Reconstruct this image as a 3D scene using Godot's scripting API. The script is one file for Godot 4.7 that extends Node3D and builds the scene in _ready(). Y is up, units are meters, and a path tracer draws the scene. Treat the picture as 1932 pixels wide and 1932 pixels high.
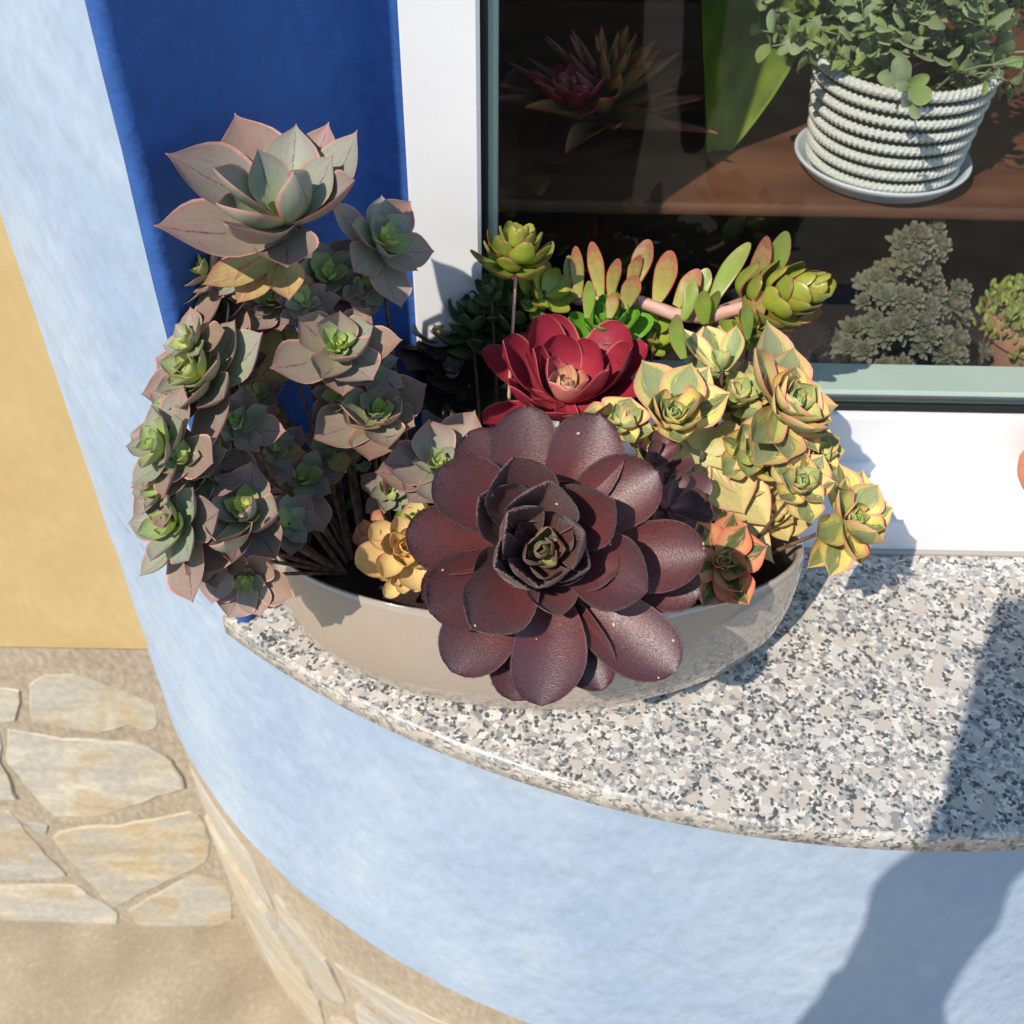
extends Node3D
# A curved blue bay wall with a granite sill, a bowl of succulents on it and a window behind.

const DEG := PI / 180.0
const EYE := Vector3(0, 0.65, 0)
const PITCH := 43.878 * DEG
const FOCAL := 2071.6
const SUN_TO := Vector3(0.425, -0.724, -0.544)
const BAY := Vector3(0.2824, 0, -1.1843)
const GROUND := -0.95

var rng := RandomNumberGenerator.new()
var used := {}
var M := {}
var fw := Vector3(0, -sin(PITCH), -cos(PITCH))
var rt := Vector3.RIGHT
var up := Vector3.UP

# ---------------------------------------------------------------- placing
func aim(x: float, y: float) -> Vector3:
	return fw + rt * ((x - 966.0) / FOCAL) - up * ((y - 966.0) / FOCAL)

func at_height(x: float, y: float, h: float) -> Vector3:
	var d := aim(x, y)
	return EYE + d * ((h - EYE.y) / d.y)

func at_depth(x: float, y: float, z: float) -> Vector3:
	var d := aim(x, y)
	return EYE + d * (z / d.z)

func far_of(p: Vector3) -> float:
	return (p - EYE).dot(fw)

# ---------------------------------------------------------------- naming
func numbered(n: String) -> String:
	if not used.has(n):
		used[n] = 0
		return n
	used[n] += 1
	return "%s_%03d" % [n, used[n]]

func tag(o: Node3D, label: String, category: String, group := "") -> Node3D:
	o.set_meta("label", label)
	o.set_meta("category", category)
	if group != "":
		o.set_meta("group", group)
	return o

func thing(called: String, label: String, category: String, where := Vector3.ZERO, group := "") -> Node3D:
	var o := Node3D.new()
	o.name = numbered(called)
	add_child(o)
	o.position = where
	return tag(o, label, category, group)

func part(called: String, mesh: Mesh, material: Material, parent: Node3D = null) -> MeshInstance3D:
	var o := MeshInstance3D.new()
	o.mesh = mesh
	o.material_override = material
	if parent == null:
		o.name = numbered(called)
		add_child(o)
	else:
		o.name = called
		parent.add_child(o, true)
	return o

# ---------------------------------------------------------------- mesh helpers
func arrays(v: PackedVector3Array, n: PackedVector3Array, uv: PackedVector2Array, c: PackedColorArray, idx: PackedInt32Array) -> ArrayMesh:
	var a := []
	a.resize(Mesh.ARRAY_MAX)
	a[Mesh.ARRAY_VERTEX] = v
	a[Mesh.ARRAY_NORMAL] = n
	if uv.size():
		a[Mesh.ARRAY_TEX_UV] = uv
	if c.size():
		a[Mesh.ARRAY_COLOR] = c
	a[Mesh.ARRAY_INDEX] = idx
	var m := ArrayMesh.new()
	m.add_surface_from_arrays(Mesh.PRIMITIVE_TRIANGLES, a)
	return m

# a grid of points (rows x cols), smooth normals; flip turns it over
func grid(rows: int, cols: int, pts: PackedVector3Array, uvs: PackedVector2Array, flip := false) -> ArrayMesh:
	var nn := grid_normals(rows, cols, pts, flip)
	return arrays(pts, nn, uvs, PackedColorArray(), grid_index(rows, cols, 0, flip))

func grid_index(rows: int, cols: int, first: int, flip: bool) -> PackedInt32Array:
	var idx := PackedInt32Array()
	for r in rows - 1:
		for c in cols - 1:
			var a := first + r * cols + c
			var b := a + 1
			var d := a + cols
			var e := d + 1
			if flip:
				idx.append_array([a, d, b, b, d, e])
			else:
				idx.append_array([a, b, d, b, e, d])
	return idx

func grid_normals(rows: int, cols: int, p: PackedVector3Array, flip: bool) -> PackedVector3Array:
	var nn := PackedVector3Array()
	nn.resize(rows * cols)
	for r in rows:
		for c in cols:
			var r0 := maxi(r - 1, 0)
			var r1 := mini(r + 1, rows - 1)
			var c0 := maxi(c - 1, 0)
			var c1 := mini(c + 1, cols - 1)
			var du := p[r1 * cols + c] - p[r0 * cols + c]
			var dv := p[r * cols + c1] - p[r * cols + c0]
			var n := du.cross(dv)
			if n.length_squared() < 1e-18:
				var rr := clampi(r, 1, rows - 2)
				du = p[(rr + 1) * cols + c] - p[(rr - 1) * cols + c]
				dv = p[rr * cols + c1] - p[rr * cols + c0]
				n = du.cross(dv)
			n = n.normalized()
			nn[r * cols + c] = -n if flip else n
	return nn

func slab(lo: Vector3, hi: Vector3, bevel := 0.002) -> ArrayMesh:
	# a box with chamfered edges
	var st := SurfaceTool.new()
	st.begin(Mesh.PRIMITIVE_TRIANGLES)
	var c := (lo + hi) / 2
	var h := (hi - lo) / 2
	var b := minf(bevel, minf(h.x, minf(h.y, h.z)) * 0.5)
	var hull := []
	for ax in 3:
		for s in [-1.0, 1.0]:
			var u: int = (ax + 1) % 3
			var w: int = (ax + 2) % 3
			var q := []
			for k in [[-1, -1], [1, -1], [1, 1], [-1, 1]]:
				var p := Vector3.ZERO
				p[ax] = s * h[ax]
				p[u] = k[0] * (h[u] - b)
				p[w] = k[1] * (h[w] - b)
				q.append(c + p)
			hull.append(q)
	for ax in 3:
		var u: int = (ax + 1) % 3
		var w: int = (ax + 2) % 3
		for s in [-1.0, 1.0]:
			for t in [-1.0, 1.0]:
				var q := []
				for k in [[0, -1], [0, 1], [1, 1], [1, -1]]:
					var p := Vector3.ZERO
					p[ax] = k[1] * (h[ax] - b)
					p[u] = s * (h[u] - (b if k[0] == 0 else 0.0))
					p[w] = t * (h[w] - (0.0 if k[0] == 0 else b))
					q.append(c + p)
				hull.append(q)
	for sx in [-1.0, 1.0]:
		for sy in [-1.0, 1.0]:
			for sz in [-1.0, 1.0]:
				var s := Vector3(sx, sy, sz)
				hull.append([c + s * Vector3(h.x, h.y - b, h.z - b), c + s * Vector3(h.x - b, h.y, h.z - b), c + s * Vector3(h.x - b, h.y - b, h.z)])
	for q in hull:
		face(st, q, c)
	st.generate_normals()
	return st.commit()

# a flat polygon turned away from the point inside
func face(st: SurfaceTool, q: Array, inside: Vector3) -> void:
	var n: Vector3 = (q[1] - q[0]).cross(q[2] - q[0])
	var out: bool = n.dot(q[0] - inside) > 0
	st.set_smooth_group(-1)
	for i in range(1, q.size() - 1):
		var t := [q[0], q[i + 1], q[i]] if out else [q[0], q[i], q[i + 1]]
		for p in t:
			st.set_uv(Vector2(p.x, p.y))
			st.add_vertex(p)

func tube(pts: Array, radii: Array, sides := 8, cap := true) -> ArrayMesh:
	var v := PackedVector3Array()
	var uv := PackedVector2Array()
	var n := pts.size()
	var side := Vector3.ZERO
	var run := 0.0
	var rows := []
	for i in n:
		var a: Vector3 = pts[maxi(i - 1, 0)]
		var b: Vector3 = pts[mini(i + 1, n - 1)]
		var t := (b - a).normalized()
		if side == Vector3.ZERO:
			side = t.cross(Vector3(0.3, 0.2, 0.9)).normalized()
		side = (side - t * side.dot(t)).normalized()
		rows.append([pts[i], side, t.cross(side), radii[i]])
	if cap:
		var f: Array = rows[0].duplicate()
		f[3] = 0.0001
		rows.push_front(f)
		var l: Array = rows[rows.size() - 1].duplicate()
		l[3] = 0.0001
		rows.append(l)
	for i in rows.size():
		if i > 0:
			run += (rows[i][0] as Vector3).distance_to(rows[i - 1][0])
		for k in sides + 1:
			var a := TAU * k / sides
			v.append(rows[i][0] + (rows[i][1] * cos(a) + rows[i][2] * sin(a)) * rows[i][3])
			uv.append(Vector2(float(k) / sides, run * 10.0))
	return grid(rows.size(), sides + 1, v, uv, true)

func lathe(profile: Array, sides: int, squash := Vector2.ONE, where := Vector3.ZERO) -> ArrayMesh:
	var v := PackedVector3Array()
	var uv := PackedVector2Array()
	var run := 0.0
	for i in profile.size():
		if i > 0:
			run += (profile[i] as Vector2).distance_to(profile[i - 1])
		for k in sides + 1:
			var a := TAU * k / sides
			v.append(where + Vector3(cos(a) * profile[i].x * squash.x, profile[i].y, sin(a) * profile[i].x * squash.y))
			uv.append(Vector2(float(k) / sides, run * 5.0))
	return grid(profile.size(), sides + 1, v, uv, false)

func blob(r: float, seed_: int, rough := 0.25, squash := Vector3.ONE) -> ArrayMesh:
	var nz := noise(seed_, 1.1)
	var v := PackedVector3Array()
	var uv := PackedVector2Array()
	for i in 9:
		for k in 13:
			var a := PI * i / 8.0
			var b := TAU * (k % 12) / 12.0
			var d := Vector3(sin(a) * cos(b), cos(a), sin(a) * sin(b))
			v.append(d * r * (1.0 + rough * nz.get_noise_3dv(d * 1.5)) * squash)
			uv.append(Vector2(k / 12.0, i / 8.0))
	return grid(9, 13, v, uv, false)

# ---------------------------------------------------------------- textures
func noise(seed_: int, freq: float, kind := FastNoiseLite.TYPE_SIMPLEX_SMOOTH, octaves := 3) -> FastNoiseLite:
	var n := FastNoiseLite.new()
	n.seed = seed_
	n.frequency = freq
	n.noise_type = kind
	n.fractal_octaves = octaves
	n.fractal_type = FastNoiseLite.FRACTAL_FBM if octaves > 1 else FastNoiseLite.FRACTAL_NONE
	return n

func noise_bytes(n: FastNoiseLite, w: int, h: int, seamless := true) -> PackedByteArray:
	var im := n.get_seamless_image(w, h, false, false, 0.15) if seamless else n.get_image(w, h)
	im.convert(Image.FORMAT_L8)
	return im.get_data()

func c8(r: float, g: float, b: float) -> Color:
	return Color(r / 255.0, g / 255.0, b / 255.0)

func picture(w: int, h: int, f: Callable) -> ImageTexture:
	var data := PackedByteArray()
	data.resize(w * h * 3)
	var i := 0
	for y in h:
		for x in w:
			var c: Color = f.call(x, y, y * w + x)
			data[i] = clampi(int(c.r * 255.0), 0, 255)
			data[i + 1] = clampi(int(c.g * 255.0), 0, 255)
			data[i + 2] = clampi(int(c.b * 255.0), 0, 255)
			i += 3
	return ImageTexture.create_from_image(Image.create_from_data(w, h, false, Image.FORMAT_RGB8, data))

func bumps(seed_: int, freq: float, strength: float, size := 256, octaves := 4) -> NoiseTexture2D:
	var t := NoiseTexture2D.new()
	t.width = size
	t.height = size
	t.seamless = true
	t.noise = noise(seed_, freq, FastNoiseLite.TYPE_SIMPLEX_SMOOTH, octaves)
	t.as_normal_map = true
	t.bump_strength = strength
	return t

func mat(tex: Texture2D, rough := 0.7, tint := Color.WHITE, vertex := false) -> StandardMaterial3D:
	var m := StandardMaterial3D.new()
	m.albedo_color = tint
	if tex:
		m.albedo_texture = tex
	m.roughness = rough
	m.vertex_color_use_as_albedo = vertex
	m.metallic_specular = 0.4
	return m

func triplanar(m: StandardMaterial3D, per_metre: float) -> StandardMaterial3D:
	m.uv1_triplanar = true
	m.uv1_world_triplanar = true
	m.uv1_scale = Vector3.ONE * per_metre
	return m

# colour map of one leaf: x across (0..1), y from base to tip
func leaf_picture(seed_: int, base: Color, mid: Color, tip: Color, edge: Color, edge_w: float, streak := 0.0, stripe := Color(0, 0, 0, 0), speck := 0.0, stripe_w := 0.34) -> ImageTexture:
	var W := 96
	var H := 160
	var n1 := noise_bytes(noise(seed_, 0.03), W, H, false)
	var nl := noise(seed_ + 5, 0.05)
	var n3 := noise_bytes(noise(seed_ + 9, 0.22, FastNoiseLite.TYPE_SIMPLEX_SMOOTH, 2), W, H, false)
	return picture(W, H, func(x: int, y: int, i: int) -> Color:
		var u := y / float(H - 1)
		var v := absf(x / float(W - 1) * 2.0 - 1.0)
		var s := x / float(W - 1) * 2.0 - 1.0
		var a := n1[i] / 255.0 - 0.5
		var f := n3[i] / 255.0 - 0.5
		var long_ := nl.get_noise_2d(x * 3.0, y * 0.35)
		var c := base.lerp(mid, smoothstep(0.0, 0.5, u + a * 0.3)).lerp(tip, smoothstep(0.45, 1.0, u + a * 0.5))
		if stripe.a > 0.0:
			var half := stripe_w * (0.55 + 0.6 * sin(u * 2.6)) + 0.28 * long_ + 0.12 * a
			var k := smoothstep(half + 0.09, half - 0.09, v)
			c = c.lerp(stripe, k * (0.82 + 0.4 * long_))
		if streak > 0.0 and u > 0.4:
			var wob := 0.05 * nl.get_noise_2d(3.0, y * 1.2)
			var k2 := smoothstep(0.055, 0.0, absf(s + wob)) * smoothstep(0.4, 0.55, u) * smoothstep(1.0, 0.85, u) * clampf(0.6 + nl.get_noise_2d(90.0, y * 4.0), 0.0, 1.0)
			c = c.lerp(Color(0.17, 0.16, 0.19), k2 * streak)
		if speck > 0.0 and f > 0.34:
			c = c.lerp(Color(0.28, 0.16, 0.1), speck)
		c = c * (1.0 + 0.06 * f + 0.05 * long_)
		var e := smoothstep(1.0 - edge_w, 1.0 - edge_w * 0.45, maxf(v, 1.0 - (1.0 - u) * 6.0) + 0.03 * f)
		return c.lerp(edge * (1.0 + 0.12 * f), e))

# ---------------------------------------------------------------- leaves
const US := [0.0, 0.1, 0.22, 0.34, 0.46, 0.57, 0.67, 0.76, 0.83, 0.88, 0.92, 0.955, 0.983, 1.0]
const VS := [-1.0, -0.92, -0.72, -0.38, 0.0, 0.38, 0.72, 0.92, 1.0]

func outline(shape: String, u: float) -> float:
	match shape:
		"pointed":   # widest past the middle, shoulders that run hollow into a sharp tip
			if u < 0.6:
				return 0.46 + 0.54 * sin(u / 0.6 * PI / 2)
			var k := (u - 0.6) / 0.4
			return pow(maxf(0.0, cos(k * PI / 2)), 0.85 + 0.5 * k * k) * (1.0 - 0.16 * k)
		"spoon":     # narrow base, broad rounded end with a tiny point
			if u < 0.74:
				return 0.26 + 0.74 * pow(sin(u / 0.74 * PI / 2), 1.5)
			var k2 := (u - 0.74) / 0.26
			return pow(maxf(0.0, 1.0 - pow(k2, 2.2)), 0.5) * (1.0 - 0.05 * k2)
		"round":
			if u < 0.6:
				return 0.4 + 0.6 * sin(u / 0.6 * PI / 2)
			var k3 := (u - 0.6) / 0.4
			return sqrt(maxf(0.0, 1.0 - pow(k3, 2.6))) * (1.0 - 0.08 * k3)
		"egg":       # fleshy stonecrop leaf
			if u < 0.6:
				return 0.42 + 0.58 * sin(u / 0.6 * PI / 2)
			var k4 := (u - 0.6) / 0.4
			return sqrt(maxf(0.0, 1.0 - pow(k4, 1.9))) * (1.0 - 0.2 * k4)
		"lance":
			return pow(maxf(0.0, sin(PI * pow(u, 0.75))), 0.8) * 0.9 + 0.1 * (1.0 - u)
	return 1.0

# one leaf from its base at the origin to its tip at `to`; `face_` is the side turned to the rosette's axis
func leaf_mesh(shape: String, to: Vector3, face_: Vector3, width: float, camber: float, trough: float, thick: float, recurve: float, twist: float, tint0: Color, tint1: Color, wave := 0.03) -> ArrayMesh:
	var L := to.length()
	var t := to / L
	var s := t.cross(face_).normalized()
	var n := s.cross(t).normalized()
	if twist != 0.0:
		s = s.rotated(t, twist)
		n = n.rotated(t, twist)
	var top := PackedVector3Array()
	var bot := PackedVector3Array()
	var uv := PackedVector2Array()
	var col := PackedColorArray()
	var ph := rng.randf() * TAU
	var lop := rng.randf_range(-0.06, 0.06)
	var fleshy := shape == "egg"
	for u: float in US:
		var w := width * 0.5 * outline(shape, u)
		if u >= 1.0:
			w = width * 0.006
		var bend := -camber * 4.0 * u * (1.0 - u) + recurve * (pow(u, 3.0) - u)
		var c := t * (L * u) + n * (L * bend) + s * (L * lop * sin(u * PI))
		for v: float in VS:
			var av := absf(v)
			var lift := trough * w * v * v + wave * width * sin(u * 5.0 + ph + v * 1.7) * av * sin(u * PI)
			var across := v * (1.0 - 0.22 * minf(absf(trough), 1.2) * av)
			var p := c + s * (w * across) + n * lift
			var belly := sqrt(maxf(0.0, 1.0 - v * v)) * thick * (0.25 + 0.75 * sin(minf(1.0, u * 1.15 + 0.12) * PI) if fleshy else 0.9 - 0.65 * u)
			top.append(p + (n * belly * 0.55 if fleshy else Vector3.ZERO))
			bot.append(p - n * belly)
			uv.append(Vector2((v + 1.0) / 2.0, u))
			col.append(tint0.lerp(tint1, u))
	var rows := US.size()
	var cols := VS.size()
	var nn := grid_normals(rows, cols, top, true)
	nn.append_array(grid_normals(rows, cols, bot, false))
	var idx := grid_index(rows, cols, 0, true)
	idx.append_array(grid_index(rows, cols, rows * cols, false))
	var vv := top
	vv.append_array(bot)
	var uvs := uv
	uvs.append_array(uv)
	var cc := col
	cc.append_array(col)
	return arrays(vv, nn, uvs, cc, idx)

# short pale hairs over a leaf and along its margin
func downy(lf: MeshInstance3D) -> void:
	var a := lf.mesh.surface_get_arrays(0)
	var v: PackedVector3Array = a[Mesh.ARRAY_VERTEX]
	var n: PackedVector3Array = a[Mesh.ARRAY_NORMAL]
	var cols := VS.size()
	var rows := US.size()
	var size := v[(rows - 1) * cols + 4].distance_to(v[4])
	var pts := PackedVector3Array()
	var nrm := PackedVector3Array()
	var idx := PackedInt32Array()
	var many := int(clampf(size / 0.06, 0.2, 1.6) * 420.0)
	for i in many:
		var edge := i % 3 == 0
		var fr := rng.randf_range(2.0, rows - 1.05)
		var fc := rng.randf_range(0.0, cols - 1.05)
		if edge:
			fr = rng.randf_range(3.0, rows - 1.02)
			fc = 0.0 if rng.randf() < 0.5 else cols - 1.01
		var r := int(fr)
		var c := int(fc)
		var p := v[r * cols + c].lerp(v[r * cols + c + 1], fc - c).lerp(v[(r + 1) * cols + c].lerp(v[(r + 1) * cols + c + 1], fc - c), fr - r)
		var up_ := n[r * cols + c]
		var side := (v[r * cols + c + 1] - v[r * cols + c]).normalized()
		var dir := (up_ * rng.randf_range(0.15, 0.8) + side * rng.randf_range(-1, 1) + Vector3(rng.randf_range(-1, 1), rng.randf_range(-1, 1), rng.randf_range(-1, 1)) * 0.5)
		if edge:
			dir = side * (-1.0 if fc == 0.0 else 1.0) + up_ * rng.randf_range(-0.3, 0.5) + Vector3(rng.randf_range(-1, 1), rng.randf_range(-1, 1), rng.randf_range(-1, 1)) * 0.35
		dir = dir.normalized() * rng.randf_range(0.0009, 0.0021)
		var w := dir.cross(-fw).normalized() * 0.00007
		var k := pts.size()
		for q in [p - w, p + w, p + dir + up_ * 0.0002]:
			pts.append(q + up_ * 0.00005)
			nrm.append(up_)
		idx.append_array([k, k + 1, k + 2])
	var d := part("down", arrays(pts, nrm, PackedVector2Array(), PackedColorArray(), idx), M.hairs, lf)
	d.set_meta("kind", "stuff")

func tone(spread := 0.1) -> Color:
	var k := rng.randf_range(1.0 - spread, 1.0 + spread * 0.4)
	return Color(k * rng.randf_range(0.97, 1.03), k, k * rng.randf_range(0.96, 1.04))

# kinds of succulent: shape of the leaf, width over length, thickness, chord angles, materials by age
var KINDS := {}

# A plant: its rosette at p, facing axis (right, up, towards the eye), radius in metres, leaves by golden angle,
# and before them leaves that are given one by one.
func plant(called: String, label: String, kind: String, p: Vector3, axis: Vector3, radius: float, count: int, opt := {}) -> Node3D:
	var k: Dictionary = KINDS[kind]
	var base: Vector3 = opt.get("root", soil_under(p))
	var o := thing(called, label, "succulent", base, opt.get("group", ""))
	var N := (rt * axis.x + up * axis.y - fw * axis.z).normalized()
	var A := N.cross(Vector3(0.13, 0.2, 0.95)).normalized()
	var B := N.cross(A)
	var local := p - base
	# stem
	if not opt.get("stemless", false):
		var pts := []
		var rad := []
		var r0: float = opt.get("stem", clampf(radius * 0.045, 0.0012, 0.0026))
		for i in 9:
			var f := i / 8.0
			var q := Vector3.ZERO.lerp(local - N * radius * 0.12, f)
			var bow := (local - N * radius * 0.9) * f
			q = q.lerp(bow.lerp(local - N * radius * 0.12, f * f), 0.6)
			if opt.has("via"):
				var mid: Vector3 = opt.via - base
				var head := local - N * radius * 0.12
				q = mid * (2.0 * f * (1.0 - f)) + head * f * f
			pts.append(q)
			rad.append(r0 * (1.15 - 0.25 * f + 0.08 * sin(i * 2.1)))
		part("stem", tube(pts, rad, 9), M.stem if not opt.has("stem_mat") else M[opt.stem_mat], o)
	if opt.get("leaves", []).is_empty():
		radius *= opt.get("grow", 1.46)
		count = int(count * 1.1)
	var hue := Color(rng.randf_range(0.93, 1.05), rng.randf_range(0.96, 1.02), rng.randf_range(0.93, 1.04))
	var mats: Array = k.mats
	var widen: float = k.get("widen", 1.0)
	var px: float = far_of(p) / FOCAL
	# leaves given by where their tips are, in pixels from the centre: [dx, dy, width, angle, camber, trough, age, recurve, twist]
	for g in opt.get("leaves", []):
		var to := reach(g[0] * px, -g[1] * px, g[3] * DEG, N, A, B)
		var flat := (to - N * to.dot(N)).normalized()
		var age: float = g[6] if g.size() > 6 else 0.9
		var m: StandardMaterial3D = pick(mats, age)
		var low := 0.16 * age + 0.14 * clampf(1.0 - g[3] / 22.0, 0.0, 1.2)
		var root := local - N * radius * low + flat * radius * 0.05
		var rec: float = g[7] if g.size() > 7 else k.recurve
		var tw: float = g[8] if g.size() > 8 else 0.0
		var lf := part("leaf", leaf_mesh(k.shape, to + N * radius * (low - 0.06 * clampf(1.0 - g[3] / 22.0, 0.0, 1.2)) - flat * radius * 0.05, facing(to, N), g[2] * px * widen, g[4] + k.get("cup", 0.0), g[5] + 3.0 * k.get("cup", 0.0), k.thick * radius, rec, tw, tone() * hue, tone() * hue), m, o)
		lf.position = root
		if k.get("downy", false):
			downy(lf)
	var from: float = opt.get("q0", 0.0)
	var upto: float = opt.get("q1", 1.0)
	var turn0 := rng.randf() * TAU
	for i in count:
		var q := from + (upto - from) * (i + 0.35) / count
		var phi := turn0 + i * 2.39996 + rng.randf_range(-0.12, 0.12)
		var e: float = lerpf(k.in_angle, k.out_angle, pow(q, 0.75)) + rng.randf_range(-6, 6)
		e += opt.get("lift", 0.0)
		var L := radius * lerpf(k.min_len, 1.0, pow(q, k.grow)) * rng.randf_range(0.92, 1.06)
		var dir := (A * cos(phi) + B * sin(phi))
		var to := (dir * cos(e * DEG) + N * sin(e * DEG)) * L
		var wide: float = L * k.wide * lerpf(1.12, 1.0, q) * rng.randf_range(0.9, 1.1)
		var m: StandardMaterial3D = pick(mats, q + rng.randf_range(-0.08, 0.08))
		var lf := part("leaf", leaf_mesh(k.shape, to, facing(to, N), wide, lerpf(k.camber_in, k.camber, q) * rng.randf_range(0.7, 1.3), lerpf(k.trough_in, k.trough, q) * rng.randf_range(0.75, 1.25), k.thick * L, k.recurve * q * rng.randf_range(0.5, 1.5), rng.randf_range(-0.25, 0.25), tone() * hue, tone() * hue), m, o)
		if q > 0.8 and rng.randf() < 0.035 and kind.begins_with("grey"):
			lf.material_override = M.a_old
		lf.position = local - N * radius * k.tall * q + dir * radius * 0.05 * (0.3 + q)
	return o

func pick(mats: Array, age: float) -> StandardMaterial3D:
	var i := clampi(int(age * mats.size()), 0, mats.size() - 1)
	var m: Variant = mats[i]
	if m is Array:
		return m[rng.randi() % m.size()]
	return m

func facing(to: Vector3, N: Vector3) -> Vector3:
	var t := to.normalized()
	var f := N - t * N.dot(t)
	if f.length() < 0.25:
		var flat := (to - N * to.dot(N)).normalized()
		f = f - flat * 0.4
		f = f - t * f.dot(t)
	return f.normalized()

# the vector that leaves the rosette's plane at angle e and shows (x, y) across the view
func reach(x: float, y: float, e: float, N: Vector3, A: Vector3, B: Vector3) -> Vector3:
	var want := Vector2(x, y)
	var best := A
	var score := -9.0
	for i in 240:
		var phi := TAU * i / 240.0
		var d := (A * cos(phi) + B * sin(phi)) * cos(e) + N * sin(e)
		var s := Vector2(d.dot(rt), d.dot(up))
		var f := s.normalized().dot(want.normalized()) + 0.02 * s.length()
		if f > score:
			score = f
			best = d
	var seen := Vector2(best.dot(rt), best.dot(up)).length()
	return best * minf(want.length() / maxf(seen, 0.25), 0.14)

func soil_under(p: Vector3) -> Vector3:
	var x := clampf((p.x - BOWL.x) / 0.18 + rng.randf_range(-0.06, 0.06), -0.84, 0.84)
	var z := clampf((p.z - BOWL.z) / 0.09 + rng.randf_range(-0.3, 0.3), -0.7, 0.5) * sqrt(1.0 - x * x)
	return Vector3(BOWL.x + x * 0.165, 0.064, BOWL.z + z * 0.06)

const BOWL := Vector3(0.018, 0, -0.558)

# ================================================================ the scene
func _ready() -> void:
	rng.seed = 4127
	var roll := 1.0107 * DEG
	var up0 := Vector3(0, cos(PITCH), -sin(PITCH))
	rt = Vector3.RIGHT * cos(roll) + up0 * sin(roll)
	up = up0 * cos(roll) - Vector3.RIGHT * sin(roll)
	# camera
	var cam := Camera3D.new()
	cam.name = "camera"
	cam.transform = Transform3D(Basis(rt, up, -fw), EYE)
	cam.fov = 50.0
	cam.near = 0.02
	cam.far = 60.0
	cam.current = true
	var attr := CameraAttributesPhysical.new()
	attr.frustum_focal_length = 25.734
	attr.frustum_focus_distance = 0.66
	attr.exposure_aperture = 9.0
	cam.attributes = attr
	add_child(cam)
	# sky, exposure
	var env := Environment.new()
	env.background_mode = Environment.BG_SKY
	var sm := ProceduralSkyMaterial.new()
	sm.sky_top_color = Color(0.42, 0.555, 0.70)
	sm.sky_horizon_color = Color(0.80, 0.84, 0.89)
	sm.sky_curve = 0.16
	sm.ground_bottom_color = Color(0.42, 0.39, 0.34)
	sm.ground_horizon_color = Color(0.62, 0.62, 0.60)
	sm.sky_energy_multiplier = 1.3
	var sky := Sky.new()
	sky.sky_material = sm
	env.sky = sky
	env.tonemap_mode = Environment.TONE_MAPPER_LINEAR
	env.tonemap_exposure = 1.06
	env.sdfgi_enabled = true
	env.ssao_enabled = true
	env.ssil_enabled = true
	var we := WorldEnvironment.new()
	we.name = "environment"
	we.environment = env
	add_child(we)
	var sun := DirectionalLight3D.new()
	sun.name = "sun"
	sun.look_at_from_position(Vector3.ZERO, SUN_TO, Vector3.UP)
	sun.light_energy = 1.4
	sun.light_color = Color(1.0, 0.955, 0.90)
	sun.light_angular_distance = 0.53
	sun.shadow_enabled = true
	add_child(sun)

	materials()
	setting()
	window()
	indoors()
	bowl()
	succulents()
	droplets()
	ornament()
	photographer()

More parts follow.
